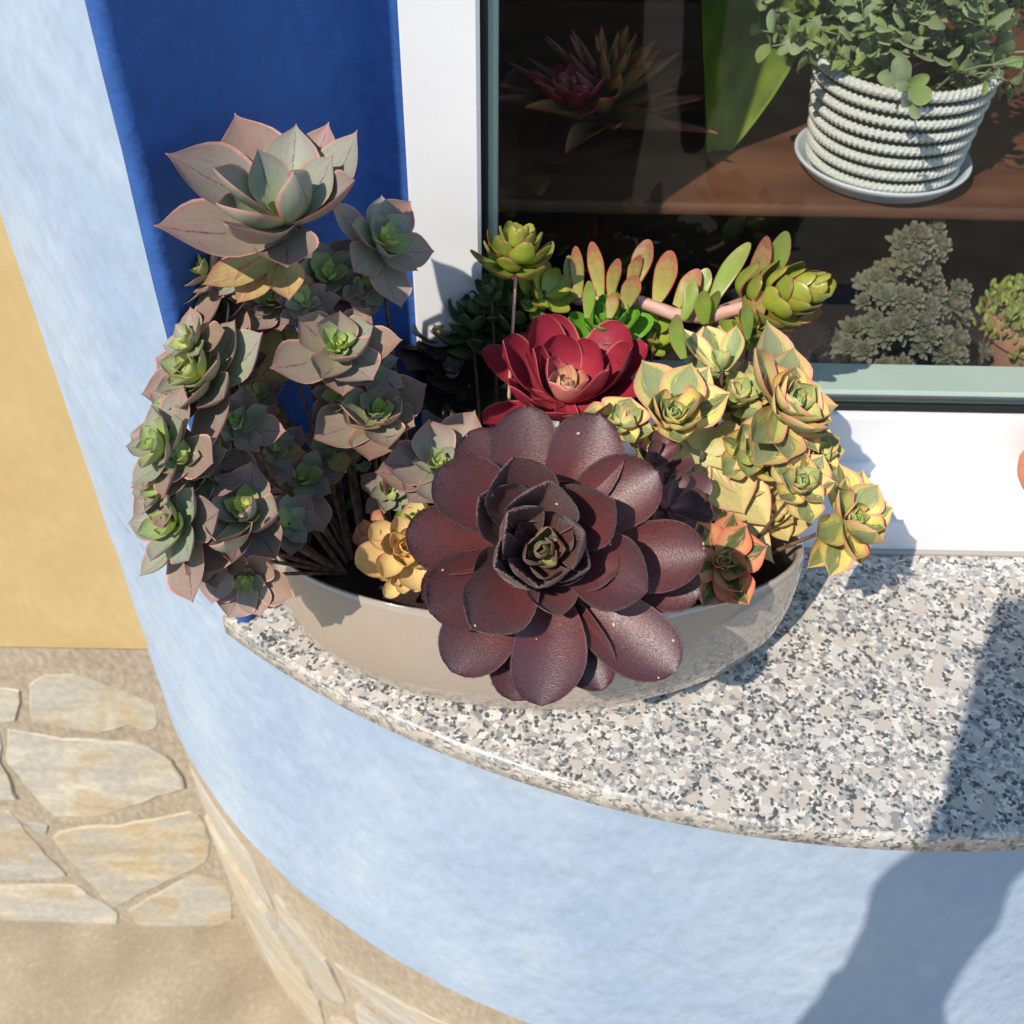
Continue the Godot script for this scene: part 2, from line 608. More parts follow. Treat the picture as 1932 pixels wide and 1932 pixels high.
func materials() -> void:
	# granite: feldspar, quartz and mica grains of several sizes
	var S := 768
	var g1 := noise(11, 0.034, FastNoiseLite.TYPE_CELLULAR, 1)
	g1.cellular_return_type = FastNoiseLite.RETURN_CELL_VALUE
	g1.domain_warp_enabled = true
	g1.domain_warp_amplitude = 22.0
	g1.domain_warp_frequency = 0.045
	var g2 := noise(12, 0.062, FastNoiseLite.TYPE_CELLULAR, 1)
	g2.cellular_return_type = FastNoiseLite.RETURN_CELL_VALUE
	g2.domain_warp_enabled = true
	g2.domain_warp_amplitude = 12.0
	g2.domain_warp_frequency = 0.09
	var g3 := noise(13, 0.10, FastNoiseLite.TYPE_CELLULAR, 1)
	g3.cellular_return_type = FastNoiseLite.RETURN_CELL_VALUE
	g3.domain_warp_enabled = true
	g3.domain_warp_amplitude = 10.0
	var a1 := noise_bytes(g1, S, S)
	var a2 := noise_bytes(g2, S, S)
	var a3 := noise_bytes(g3, S, S)
	var a4 := noise_bytes(noise(14, 0.012), S, S)
	var a5 := noise_bytes(noise(15, 0.2), S, S)
	var granite := picture(S, S, func(_x: int, _y: int, i: int) -> Color:
		var f := a1[i] / 255.0
		var g := a2[i] / 255.0
		var h := a3[i] / 255.0
		var cl := a4[i] / 255.0
		var n := a5[i] / 255.0 - 0.5
		var c := Color(0.80, 0.785, 0.755)
		if g < 0.22:
			c = Color(0.775, 0.735, 0.685)
		elif g < 0.46:
			c = Color(0.89, 0.875, 0.835)
		elif g < 0.62:
			c = Color(0.66, 0.665, 0.66)
		elif g < 0.74:
			c = Color(0.54, 0.55, 0.555)
		elif g < 0.86:
			c = Color(0.75, 0.70, 0.665)
		if f > 0.88:
			c = Color(0.77, 0.73, 0.68)
		elif f < 0.07:
			c = Color(0.82, 0.80, 0.765)
		elif h + (cl - 0.5) * 0.5 < 0.17:
			c = Color(0.30, 0.31, 0.31)
		elif h + (cl - 0.5) * 0.4 < 0.30:
			c = Color(0.52, 0.53, 0.53)
		return c.lerp(Color(0.75, 0.735, 0.69), 0.12) * (1.0 + n * 0.22))
	M.granite = triplanar(mat(granite, 0.32), 5.6)
	M.granite.metallic_specular = 0.5
	# limewashed blue plaster
	var b1 := noise_bytes(noise(21, 0.007), 512, 512)
	var bs := noise(22, 0.02)
	var b3 := noise_bytes(noise(23, 0.13, FastNoiseLite.TYPE_SIMPLEX_SMOOTH, 4), 512, 512)
	var limewash := picture(512, 512, func(x: int, y: int, i: int) -> Color:
		var a := b1[i] / 255.0
		var st := bs.get_noise_2d(x * 0.8, y * 1.1)
		var f := b3[i] / 255.0 - 0.5
		var k := clampf(0.5 + 1.0 * (a - 0.5) + 0.2 * st + 0.05 * f, 0.0, 1.0)
		var c := c8(155, 175, 199).lerp(c8(178, 194, 209), k)
		c = c.lerp(c8(202, 208, 216), smoothstep(0.2, 0.6, st + f * 0.25) * 0.14)
		c = c.lerp(c8(126, 148, 186), smoothstep(0.38, 0.48, f) * 0.2)
		return c * (1.0 + 0.04 * f))
	M.blue = mat(limewash, 0.85)
	M.blue.normal_enabled = true
	M.blue.normal_texture = bumps(31, 0.06, 6.0, 512)
	M.blue.normal_scale = 0.12
	var deep := picture(256, 256, func(x: int, y: int, i: int) -> Color:
		var a := b1[(y * 512 + x) * 2 % b1.size()] / 255.0
		var f := b3[i] / 255.0 - 0.5
		return c8(46, 86, 154).lerp(c8(52, 95, 164), a) * (1.0 + 0.16 * f))
	M.deep_blue = mat(deep, 0.75)
	M.deep_blue.normal_enabled = true
	M.deep_blue.normal_texture = M.blue.normal_texture
	M.deep_blue.normal_scale = 0.16
	var ochre := picture(256, 256, func(x: int, y: int, i: int) -> Color:
		var a := b1[(y * 512 + x) * 2 % b1.size()] / 255.0
		var f := b3[i] / 255.0 - 0.5
		return c8(206, 180, 128).lerp(c8(198, 169, 114), a) * (1.0 + 0.07 * f))
	M.yellow = triplanar(mat(ochre, 0.85), 2.2)
	# mortar, stones, pavement
	var mort := picture(256, 256, func(x: int, y: int, i: int) -> Color:
		var a := b1[(y * 512 + x) % b1.size()] / 255.0
		var f := b3[i] / 255.0 - 0.5
		return c8(184, 170, 147).lerp(c8(166, 152, 130), a) * (1.0 + 0.35 * f))
	M.mortar = triplanar(mat(mort, 0.95), 3.0)
	M.mortar.heightmap_enabled = true
	M.mortar.heightmap_texture = mort
	M.mortar.heightmap_scale = 0.3
	M.stones = []
	for s in 4:
		var hue: Color = [c8(190, 182, 162), c8(198, 190, 170), c8(184, 178, 164), c8(194, 182, 156)][s]
		var sn := noise(40 + s, 0.02)
		var rust := noise_bytes(noise(50 + s, 0.014), 192, 192)
		var st2 := picture(192, 192, func(x: int, y: int, i: int) -> Color:
			var a := sn.get_noise_2d(x * 0.5 + y * 0.12, y * 2.2)
			var r := smoothstep(0.56, 0.72, rust[i] / 255.0)
			var gr := smoothstep(0.44, 0.3, rust[i] / 255.0)
			var c := hue * (1.0 + 0.12 * a)
			c = c.lerp(c8(190, 160, 112), r * 0.4)
			var q := b3[(y * 512 + x) % b3.size()] / 255.0 - 0.5
			return c.lerp(c8(178, 176, 172), gr * 0.45) * (1.0 + 0.14 * q))
		var sm2 := triplanar(mat(st2, 0.8), 3.0)
		sm2.heightmap_enabled = true
		sm2.heightmap_texture = st2
		sm2.heightmap_scale = 0.4
		M.stones.append(sm2)
	var pave := picture(512, 512, func(x: int, y: int, i: int) -> Color:
		var a := b1[i] / 255.0
		var f := b3[i] / 255.0 - 0.5
		var sp := 0.0 if f < 0.3 else 0.25
		return c8(150, 137, 116).lerp(c8(176, 163, 141), a * 1.3 - 0.15) * (1.0 + 0.12 * f + sp * 0.3))
	M.pavement = triplanar(mat(pave, 0.95), 1.4)
	# window
	var dust := picture(256, 256, func(x: int, y: int, i: int) -> Color:
		var a := b1[(y * 512 + x) % b1.size()] / 255.0 - 0.5
		var f := b3[(y * 512 + x) % b3.size()] / 255.0 - 0.5
		return c8(232, 233, 233) * (1.0 + 0.05 * a - 0.10 * maxf(0.0, f - 0.2)))
	M.white = triplanar(mat(dust, 0.35), 3.0)
	M.sealant = mat(null, 0.6, c8(168, 160, 150))
	M.bead = mat(null, 0.4, c8(184, 206, 192))
	M.rubber = mat(null, 0.55, Color(0.10, 0.105, 0.11))
	M.alu = mat(null, 0.35, c8(120, 124, 126))
	M.alu.metallic = 0.5
	M.glass = StandardMaterial3D.new()
	M.glass.albedo_color = Color(0.16, 0.18, 0.18, 0.035)
	M.glass.transparency = BaseMaterial3D.TRANSPARENCY_ALPHA
	M.glass.roughness = 0.02
	M.glass.metallic_specular = 0.33
	var wn := noise(61, 0.01)
	var wood := picture(512, 128, func(x: int, y: int, i: int) -> Color:
		var a := wn.get_noise_2d(x * 0.35, y * 5.0)
		var b := wn.get_noise_2d(x * 1.5 + 900.0, y * 0.9)
		return c8(112, 76, 54).lerp(c8(82, 54, 38), clampf(0.5 + a + 0.4 * b, 0, 1)))
	M.wood = mat(wood, 0.55)
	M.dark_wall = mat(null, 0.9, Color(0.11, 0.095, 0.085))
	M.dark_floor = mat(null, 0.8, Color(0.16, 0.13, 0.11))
	# stems, soil, clay, glaze
	var bark := picture(64, 128, func(x: int, y: int, i: int) -> Color:
		var a := wn.get_noise_2d(x * 3.0, y * 6.0)
		return c8(124, 94, 72).lerp(c8(70, 53, 42), clampf(0.5 + a, 0, 1)))
	M.stem = mat(bark, 0.8)
	M.pink_stem = mat(bark, 0.55)
	M.pink_stem.albedo_texture = picture(64, 64, func(x: int, y: int, i: int) -> Color:
		var a := wn.get_noise_2d(x * 5.0, y * 5.0)
		return c8(206, 164, 150).lerp(c8(184, 138, 120), clampf(0.4 + a, 0, 1)))
	var earth := picture(256, 256, func(x: int, y: int, i: int) -> Color:
		var a := b1[(y * 512 + x) % b1.size()] / 255.0
		var f := b3[i] / 255.0 - 0.5
		return c8(66, 50, 40).lerp(c8(44, 34, 28), a) * (1.0 + 0.7 * f))
	M.soil = triplanar(mat(earth, 0.95), 9.0)
	var glaze := picture(256, 256, func(x: int, y: int, i: int) -> Color:
		var a := b1[(y * 512 + x) % b1.size()] / 255.0
		var f := b3[i] / 255.0 - 0.5
		return c8(166, 153, 138).lerp(c8(154, 141, 126), a) * (1.0 + 0.04 * f))
	M.glaze = triplanar(mat(glaze, 0.07), 4.0)
	M.glaze.metallic_specular = 0.8
	M.glaze.clearcoat_enabled = true
	M.glaze.clearcoat = 0.9
	M.glaze.clearcoat_roughness = 0.04
	var clay := picture(128, 128, func(x: int, y: int, i: int) -> Color:
		var f := b3[(y * 512 + x) % b3.size()] / 255.0 - 0.5
		return c8(204, 132, 100) * (1.0 + 0.1 * f))
	M.clay = triplanar(mat(clay, 0.7), 8.0)
	M.clay_pale = triplanar(mat(clay, 0.8, Color(0.86, 0.98, 1.0)), 8.0)
	# leaves
	var fine := bumps(71, 0.05, 3.0, 128)
	var L := func(tex: Texture2D, rough: float, spec := 0.35) -> StandardMaterial3D:
		var m := mat(tex, rough, Color.WHITE, true)
		m.metallic_specular = spec
		m.normal_enabled = true
		m.normal_texture = fine
		m.normal_scale = 0.12
		m.texture_repeat = false
		return m
	var rose := c8(206, 146, 134)
	var a_out1: StandardMaterial3D = L.call(leaf_picture(101, c8(146, 146, 116), c8(146, 130, 116), c8(154, 120, 112), rose, 0.09, 0.8), 0.5)
	var a_out2: StandardMaterial3D = L.call(leaf_picture(102, c8(142, 146, 118), c8(146, 138, 124), c8(158, 128, 120), rose, 0.09, 0.5), 0.5)
	var a_out3: StandardMaterial3D = L.call(leaf_picture(103, c8(134, 130, 100), c8(144, 124, 106), c8(148, 114, 104), rose, 0.09), 0.5)
	var a_mid: StandardMaterial3D = L.call(leaf_picture(104, c8(150, 168, 118), c8(146, 156, 130), c8(154, 144, 134), rose, 0.09, 0.7), 0.45)
	var a_in: StandardMaterial3D = L.call(leaf_picture(105, c8(178, 194, 108), c8(158, 176, 110), c8(150, 164, 118), c8(196, 160, 126), 0.10), 0.42)
	var a_bud: StandardMaterial3D = L.call(leaf_picture(106, c8(196, 212, 116), c8(188, 204, 112), c8(172, 190, 116), c8(190, 176, 120), 0.1), 0.42)
	var a_old: StandardMaterial3D = L.call(leaf_picture(107, c8(182, 184, 112), c8(178, 164, 106), c8(174, 132, 102), c8(192, 134, 110), 0.09, 0.5), 0.5)
	KINDS["grey"] = {"widen": 1.34, "shape": "pointed", "wide": 0.74, "thick": 0.07, "in_angle": 82.0, "out_angle": 4.0, "min_len": 0.14, "grow": 0.95, "camber": 0.05, "camber_in": 0.10, "trough": 0.2, "trough_in": 0.7, "recurve": 0.0, "tall": 0.34, "mats": [a_bud, a_in, a_mid, [a_mid, a_out2], [a_out1, a_out2, a_out3]]}
	M.a_old = a_old
	KINDS["old"] = KINDS["grey"].duplicate()
	KINDS["old"].mats = [a_old]
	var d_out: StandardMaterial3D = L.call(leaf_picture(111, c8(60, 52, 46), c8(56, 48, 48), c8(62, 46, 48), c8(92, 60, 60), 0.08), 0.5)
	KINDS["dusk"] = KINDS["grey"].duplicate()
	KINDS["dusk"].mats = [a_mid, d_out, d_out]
	# near-black aeonium, downy
	var hair := func(tex: Texture2D) -> StandardMaterial3D:
		var m: StandardMaterial3D = L.call(tex, 0.42, 0.65)
		m.rim_enabled = true
		m.rim = 0.35
		m.rim_tint = 0.2
		m.normal_texture = down
		m.normal_scale = 0.16
		m.uv1_scale = Vector3(1, 1, 1)
		return m
	M.fleck = mat(null, 0.8, c8(206, 184, 156))
	M.hairs = mat(null, 0.6, c8(176, 156, 152))
	down = bumps(77, 0.34, 7.0, 256, 2)
	var h1: StandardMaterial3D = hair.call(leaf_picture(121, c8(132, 54, 46), c8(100, 42, 40), c8(84, 44, 46), c8(108, 74, 74), 0.045))
	var h2: StandardMaterial3D = hair.call(leaf_picture(122, c8(124, 48, 42), c8(92, 40, 40), c8(80, 46, 50), c8(104, 76, 78), 0.045))
	var h3: StandardMaterial3D = hair.call(leaf_picture(123, c8(118, 52, 46), c8(88, 44, 42), c8(84, 54, 54), c8(110, 84, 78), 0.045))
	var h_in: StandardMaterial3D = hair.call(leaf_picture(124, c8(140, 132, 84), c8(116, 80, 66), c8(98, 62, 56), c8(128, 96, 82), 0.07))
	var h_bud: StandardMaterial3D = hair.call(leaf_picture(125, c8(172, 184, 108), c8(150, 150, 88), c8(124, 104, 74), c8(160, 132, 100), 0.09))
	KINDS["black"] = {"downy": true, "cup": 0.04, "widen": 1.2, "shape": "spoon", "wide": 0.62, "thick": 0.03, "in_angle": 86.0, "out_angle": 8.0, "min_len": 0.16, "grow": 0.9, "camber": 0.06, "camber_in": 0.16, "trough": 0.22, "trough_in": 0.8, "recurve": -0.05, "tall": 0.3, "mats": [h_bud, h_in, h3, [h1, h2, h3], [h1, h2]]}
	# red aeonium
	var r1: StandardMaterial3D = L.call(leaf_picture(131, c8(166, 58, 70), c8(162, 50, 66), c8(148, 42, 58), c8(206, 112, 116), 0.05), 0.42, 0.4)
	var r2: StandardMaterial3D = L.call(leaf_picture(132, c8(204, 112, 110), c8(200, 92, 100), c8(186, 74, 88), c8(218, 136, 134), 0.06), 0.42, 0.4)
	var r3: StandardMaterial3D = L.call(leaf_picture(133, c8(216, 178, 132), c8(206, 142, 120), c8(198, 116, 108), c8(222, 160, 140), 0.07), 0.42, 0.4)
	var r4: StandardMaterial3D = L.call(leaf_picture(134, c8(206, 192, 120), c8(214, 184, 136), c8(212, 164, 134), c8(224, 178, 150), 0.08), 0.42, 0.4)
	KINDS["red"] = {"widen": 1.15, "shape": "round", "wide": 0.78, "thick": 0.035, "in_angle": 80.0, "out_angle": 24.0, "min_len": 0.2, "grow": 0.85, "camber": 0.14, "camber_in": 0.14, "trough": 0.45, "trough_in": 0.8, "recurve": 0.0, "tall": 0.3, "mats": [r4, r3, r2, r1, r1]}
	# variegated aeonium
	var vg := c8(112, 126, 86)
	var pk := c8(232, 166, 140)
	var v1: StandardMaterial3D = L.call(leaf_picture(141, c8(222, 216, 140), c8(234, 214, 124), c8(232, 202, 128), pk, 0.16, 0.0, vg), 0.5)
	var v2: StandardMaterial3D = L.call(leaf_picture(142, c8(214, 212, 138), c8(236, 212, 122), c8(234, 194, 130), pk, 0.18, 0.0, c8(100, 112, 70), 0.0, 0.28), 0.5)
	var v3: StandardMaterial3D = L.call(leaf_picture(143, c8(186, 192, 122), c8(206, 198, 116), c8(210, 180, 118), pk, 0.14, 0.0, c8(132, 146, 106), 0.0, 0.46), 0.5)
	var v_in: StandardMaterial3D = L.call(leaf_picture(144, c8(196, 206, 128), c8(200, 204, 122), c8(204, 196, 122), c8(216, 176, 130), 0.12, 0.0, c8(140, 160, 110), 0.0, 0.42), 0.45)
	var v_bud: StandardMaterial3D = L.call(leaf_picture(145, c8(176, 196, 122), c8(164, 188, 116), c8(172, 190, 118), c8(200, 200, 130), 0.12), 0.42)
	var v_old: StandardMaterial3D = L.call(leaf_picture(146, c8(204, 202, 138), c8(208, 196, 126), c8(208, 180, 122), c8(214, 152, 122), 0.1, 0.0, c8(180, 172, 112), 0.4, 0.2), 0.5)
	var v_pink: StandardMaterial3D = L.call(leaf_picture(147, c8(166, 150, 84), c8(206, 140, 96), c8(216, 132, 102), c8(222, 120, 100), 0.2, 0.0, c8(72, 84, 48), 0.0, 0.3), 0.5)
	KINDS["striped"] = {"widen": 1.3, "shape": "pointed", "wide": 0.88, "thick": 0.05, "in_angle": 84.0, "out_angle": 16.0, "min_len": 0.18, "grow": 0.85, "camber": 0.11, "camber_in": 0.14, "trough": 0.3, "trough_in": 0.95, "recurve": 0.02, "tall": 0.3, "mats": [v_bud, v_in, [v3, v_in], [v1, v2, v3], [v1, v2, v3]]}
	KINDS["striped_old"] = KINDS["striped"].duplicate()
	KINDS["striped_old"].mats = [v_old]
	KINDS["striped_pink"] = KINDS["striped"].duplicate()
	KINDS["striped_pink"].mats = [v2, v_pink, v_pink]
	M.v_old = v_old
	# stonecrops
	var e1: StandardMaterial3D = L.call(leaf_picture(151, c8(128, 150, 58), c8(126, 150, 52), c8(130, 138, 62), c8(150, 84, 66), 0.07), 0.36, 0.45)
	var e2: StandardMaterial3D = L.call(leaf_picture(152, c8(150, 168, 64), c8(146, 166, 56), c8(150, 152, 66), c8(160, 92, 70), 0.06), 0.36, 0.45)
	var e3: StandardMaterial3D = L.call(leaf_picture(153, c8(168, 164, 84), c8(152, 142, 72), c8(164, 104, 74), c8(176, 80, 68), 0.12), 0.42, 0.4)
	var e4: StandardMaterial3D = L.call(leaf_picture(154, c8(116, 170, 60), c8(104, 160, 52), c8(100, 156, 52), c8(120, 170, 70), 0.06), 0.3, 0.5)
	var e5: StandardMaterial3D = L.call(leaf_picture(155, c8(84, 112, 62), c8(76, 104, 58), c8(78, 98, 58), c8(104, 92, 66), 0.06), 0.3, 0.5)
	for m: StandardMaterial3D in [e1, e2, e3, e4]:
		m.backlight_enabled = true
		m.backlight = Color(0.25, 0.3, 0.08)
	KINDS["stonecrop"] = {"shape": "egg", "wide": 0.52, "thick": 0.11, "in_angle": 82.0, "out_angle": 22.0, "min_len": 0.34, "grow": 0.7, "camber": 0.14, "camber_in": 0.18, "trough": 0.12, "trough_in": 0.4, "recurve": 0.04, "tall": 0.95, "mats": [e2, [e1, e2], [e1, e2], e1]}
	KINDS["stonecrop_head"] = KINDS["stonecrop"].duplicate()
	KINDS["stonecrop_head"].merge({"wide": 0.8, "tall": 1.5, "out_angle": 30.0, "min_len": 0.5, "camber": 0.24, "camber_in": 0.2, "trough": 0.3}, true)
	KINDS["stonecrop_open"] = KINDS["stonecrop"].duplicate()
	KINDS["stonecrop_open"].merge({"wide": 0.62, "tall": 0.5, "out_angle": 12.0, "in_angle": 80.0, "min_len": 0.4}, true)
	KINDS["stonecrop_red"] = KINDS["stonecrop"].duplicate()
	KINDS["stonecrop_red"].mats = [e3, e1, e3]
	KINDS["stonecrop_bright"] = KINDS["stonecrop"].duplicate()
	KINDS["stonecrop_bright"].merge({"wide": 0.66, "tall": 0.4, "mats": [e4]}, true)
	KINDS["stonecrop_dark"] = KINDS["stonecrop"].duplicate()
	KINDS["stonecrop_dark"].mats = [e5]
	# pale yellow rosettes
	var y1: StandardMaterial3D = L.call(leaf_picture(161, c8(222, 194, 126), c8(218, 194, 132), c8(206, 186, 126), c8(214, 146, 120), 0.1), 0.4)
	var y2: StandardMaterial3D = L.call(leaf_picture(162, c8(224, 194, 118), c8(222, 190, 118), c8(218, 184, 116), c8(216, 170, 120), 0.08), 0.4)
	var y3: StandardMaterial3D = L.call(leaf_picture(163, c8(190, 160, 112), c8(188, 150, 112), c8(180, 120, 96), c8(178, 84, 80), 0.12), 0.5)
	KINDS["pale"] = {"shape": "round", "wide": 0.8, "thick": 0.07, "in_angle": 80.0, "out_angle": 18.0, "min_len": 0.2, "grow": 0.85, "camber": 0.12, "camber_in": 0.12, "trough": 0.4, "trough_in": 0.8, "recurve": 0.0, "tall": 0.3, "mats": [y2, y2, y1, y1]}
	KINDS["pale_dry"] = KINDS["pale"].duplicate()
	KINDS["pale_dry"].mats = [y3]
	# house plants behind the glass
	var i1: StandardMaterial3D = L.call(leaf_picture(171, c8(120, 140, 92), c8(128, 146, 104), c8(140, 156, 118), c8(150, 162, 130), 0.07), 0.75)
	var i2: StandardMaterial3D = L.call(leaf_picture(172, c8(110, 136, 74), c8(122, 146, 82), c8(132, 150, 92), c8(146, 160, 112), 0.07), 0.7)
	M.herb = [i1, i2]
	M.blade = L.call(leaf_picture(173, c8(60, 86, 30), c8(72, 98, 28), c8(120, 140, 36), c8(110, 140, 40), 0.05), 0.4)
	M.blade.backlight_enabled = true
	M.blade.backlight = Color(0.5, 0.6, 0.12)
	var i3: StandardMaterial3D = L.call(leaf_picture(174, c8(120, 104, 74), c8(136, 96, 72), c8(150, 100, 84), c8(140, 84, 80), 0.08), 0.6)
	var i4: StandardMaterial3D = L.call(leaf_picture(175, c8(96, 110, 66), c8(120, 106, 60), c8(170, 110, 60), c8(150, 84, 66), 0.08), 0.6)
	KINDS["spiky"] = {"shape": "lance", "wide": 0.26, "thick": 0.03, "in_angle": 80.0, "out_angle": 5.0, "min_len": 0.35, "grow": 0.7, "camber": 0.05, "camber_in": 0.05, "trough": 0.5, "trough_in": 0.6, "recurve": -0.12, "tall": 0.3, "mats": [[i3, i4]]}
	var i5: StandardMaterial3D = L.call(leaf_picture(176, c8(78, 96, 62), c8(90, 106, 78), c8(120, 114, 96), c8(134, 116, 102), 0.1), 0.7)
	M.mound = i5
	M.moss = mat(null, 0.9, c8(132, 148, 56))
	var rope := picture(64, 64, func(x: int, y: int, i: int) -> Color:
		var f := b3[(y * 512 + x) % b3.size()] / 255.0 - 0.5
		return c8(200, 204, 194) * (1.0 + 0.3 * f))
	M.rope = mat(rope, 0.9)
	M.pot_green = mat(null, 0.5, c8(62, 88, 72))
	M.saucer = mat(null, 0.4, c8(206, 216, 220))

var down: NoiseTexture2D

# a point on the bay's curved face: angle from straight ahead, radius, height
func on_bay(ang: float, r: float, y: float) -> Vector3:
	return Vector3(BAY.x + sin(ang) * r, y, BAY.z + cos(ang) * r)

func bay_sheet(a0: float, a1: float, r: float, y0: float, y1: float, na: int, ny: int, bulge := 0.0) -> ArrayMesh:
	var v := PackedVector3Array()
	var uv := PackedVector2Array()
	var nz := noise(81, 6.0)
	for j in ny + 1:
		for i in na + 1:
			var a := lerpf(a0, a1, i / float(na))
			var y := lerpf(y0, y1, j / float(ny))
			var rr := r + bulge * nz.get_noise_2d(a * r * 2.0, y * 2.0)
			v.append(on_bay(a, rr, y))
			uv.append(Vector2(a * r / 0.9, -y / 1.7))
	return grid(ny + 1, na + 1, v, uv, true)

func setting() -> void:
	# pavement
	var gm := PlaneMesh.new()
	gm.size = Vector2(80, 80)
	var g := part("ground", gm, M.pavement)
	g.position = Vector3(0, GROUND, 0)
	g.set_meta("kind", "structure")
	# curved bay: light blue plaster, deep blue reveal, stone base
	var bay := thing("bay_wall", "curved pale blue plaster wall under the granite sill with a stone base", "wall")
	var R := 0.802
	var corner := asin((-0.208 - BAY.x) / R)
	part("plaster", bay_sheet(-1.9, 1.4, R, -0.445, -0.0205, 90, 14, 0.0015), M.blue, bay)
	part("plaster", bay_sheet(-1.9, corner, R, -0.0205, 1.7, 40, 40, 0.0008), M.blue, bay)
	# rounded corner and the reveal that runs back to the window
	var C := on_bay(corner, R, 0)
	var line := []
	var tang := Vector3(cos(corner), 0, -sin(corner))
	var nout := Vector3(sin(corner), 0, cos(corner))
	line.append(C - tang * 0.004 - nout * 0.002)
	line.append(C - tang * 0.0035 + nout * 0.0008)
	line.append(C + tang * 0.0005 + nout * 0.0008)
	line.append(C + tang * 0.0040 - nout * 0.0004)
	line.append(C + tang * 0.0062 - nout * 0.0030)
	line.append(C + tang * 0.0068 - nout * 0.0075)
	var C2: Vector3 = line[5]
	line.append(C2.lerp(Vector3(-0.118, 0, -0.688), 0.25) + Vector3(-0.002, 0, 0))
	line.append(C2.lerp(Vector3(-0.118, 0, -0.688), 0.5) + Vector3(-0.003, 0, 0))
	line.append(C2.lerp(Vector3(-0.118, 0, -0.688), 0.8) + Vector3(-0.002, 0, 0))
	line.append(Vector3(-0.117, 0, -0.690))
	line.append(Vector3(-0.108, 0, -0.699))
	line.append(Vector3(-0.098, 0, -0.7015))
	line.append(Vector3(-0.070, 0, -0.702))
	var v := PackedVector3Array()
	var uv := PackedVector2Array()
	var wob := noise(83, 7.0)
	for j in 41:
		var y := lerpf(-0.0015, 1.7, j / 40.0)
		var run := 0.0
		for i in line.size():
			if i > 0:
				run += (line[i] as Vector3).distance_to(line[i - 1])
			var q: Vector3 = line[i] + Vector3(0, y, 0)
			q.x += 0.0012 * wob.get_noise_2d(i * 0.7, y * 3.0)
			v.append(q)
			uv.append(Vector2(run * 2.0, -y * 2.0))
	part("window_reveal", grid(41, line.size(), v, uv, true), M.deep_blue, bay)
	part("plinth", bay_sheet(-1.9, 1.4, R - 0.004, GROUND - 0.02, -0.44, 90, 16, 0.004), M.mortar, bay)
	# flagstones on the curved plinth: corners as (angle in degrees, height)
	var curved := [
		[[-57, -0.50], [-46, -0.505], [-44, -0.60], [-57, -0.585]],
		[[-43.0, -0.535], [-37.5, -0.60], [-36.0, -0.69], [-39.0, -0.745], [-44.5, -0.66]],
		[[-36.5, -0.585], [-25, -0.545], [-17.5, -0.55], [-19.5, -0.585], [-30, -0.635]],
		[[-34.6, -0.65], [-29, -0.66], [-19.0, -0.61], [-14.5, -0.60], [-15, -0.72], [-25, -0.76], [-34, -0.75]],
		[[-57, -0.62], [-46.0, -0.64], [-40.2, -0.77], [-41, -0.90], [-49, -0.93], [-57, -0.9]],
		[[-38.8, -0.78], [-35.2, -0.74], [-33, -0.84], [-34, -0.93], [-39.8, -0.93]],
		[[-33, -0.775], [-24, -0.785], [-15, -0.745], [-14, -0.93], [-32, -0.93]],
		[[-13.2, -0.56], [-3, -0.53], [0, -0.66], [-6, -0.76], [-13.5, -0.73]],
		[[-1.5, -0.52], [12, -0.53], [13, -0.68], [1.5, -0.68]]]
	for poly in curved:
		var ring := []
		for q in poly:
			ring.append(Vector2(q[0] * DEG * R, q[1]))
		part("stone", flagstone(ring, 0.005, func(p: Vector2, h: float) -> Vector3: return on_bay(p.x / R, R - 0.006 + h, p.y)), M.stones[rng.randi() % 4], bay)
	# yellow wall to the left, with its own stone base
	var yw := thing("yellow_wall", "yellow ochre plaster wall left of the blue bay above flagstone cladding", "wall", Vector3(-0.45, GROUND, -0.75))
	var yo := yw.position
	part("plaster", slab(Vector3(-2.6, -0.283, -0.95) - yo, Vector3(-0.30, 2.2, -0.742) - yo, 0.006), M.yellow, yw)
	part("plinth", slab(Vector3(-2.6, GROUND - 0.02, -0.97) - yo, Vector3(-0.30, -0.2835, -0.757) - yo, 0.002), M.mortar, yw)
	# flagstones traced at the wall's own plane
	var flat := [
		[[53, 1292], [83, 1276], [146, 1268], [206, 1282], [273, 1286], [285, 1306], [301, 1373], [277, 1381], [245, 1369], [182, 1383], [119, 1371], [61, 1361]],
		[[-70, 1296], [-10, 1298], [38, 1304], [30, 1361], [-70, 1368]],
		[[12, 1377], [47, 1381], [119, 1395], [206, 1398], [253, 1400], [313, 1424], [332, 1444], [352, 1488], [301, 1503], [245, 1523], [190, 1541], [131, 1545], [71, 1541], [44, 1503], [32, 1468], [8, 1444]],
		[[99, 1579], [131, 1563], [222, 1557], [301, 1543], [360, 1531], [384, 1547], [400, 1602], [390, 1628], [340, 1654], [277, 1681], [226, 1709], [210, 1713], [170, 1666], [131, 1622], [107, 1598]],
		[[-70, 1523], [18, 1531], [51, 1571], [87, 1614], [127, 1654], [79, 1660], [-70, 1662]],
		[[-70, 1673], [71, 1670], [146, 1672], [170, 1689], [226, 1725], [214, 1761], [158, 1766], [-70, 1766]],
		[[241, 1717], [301, 1685], [380, 1642], [410, 1634], [432, 1681], [440, 1737], [396, 1748], [317, 1764], [277, 1764], [257, 1740]],
		[[-70, 1385], [2, 1379], [0, 1440], [14, 1462], [30, 1508], [-70, 1505]],
		[[50, 1552], [88, 1560], [86, 1576], [70, 1572]]]
	for poly in flat:
		var ring := []
		for q in poly:
			var w := at_depth(q[0], q[1], -0.755)
			ring.append(Vector2(w.x, w.y))
		part("stone", flagstone(ring, 0.0045, func(p: Vector2, h: float) -> Vector3: return Vector3(p.x, p.y, -0.76 + h) - yo), M.stones[rng.randi() % 4], yw)
	# granite sill with a curved front
	var top := []
	var rs := 0.8076
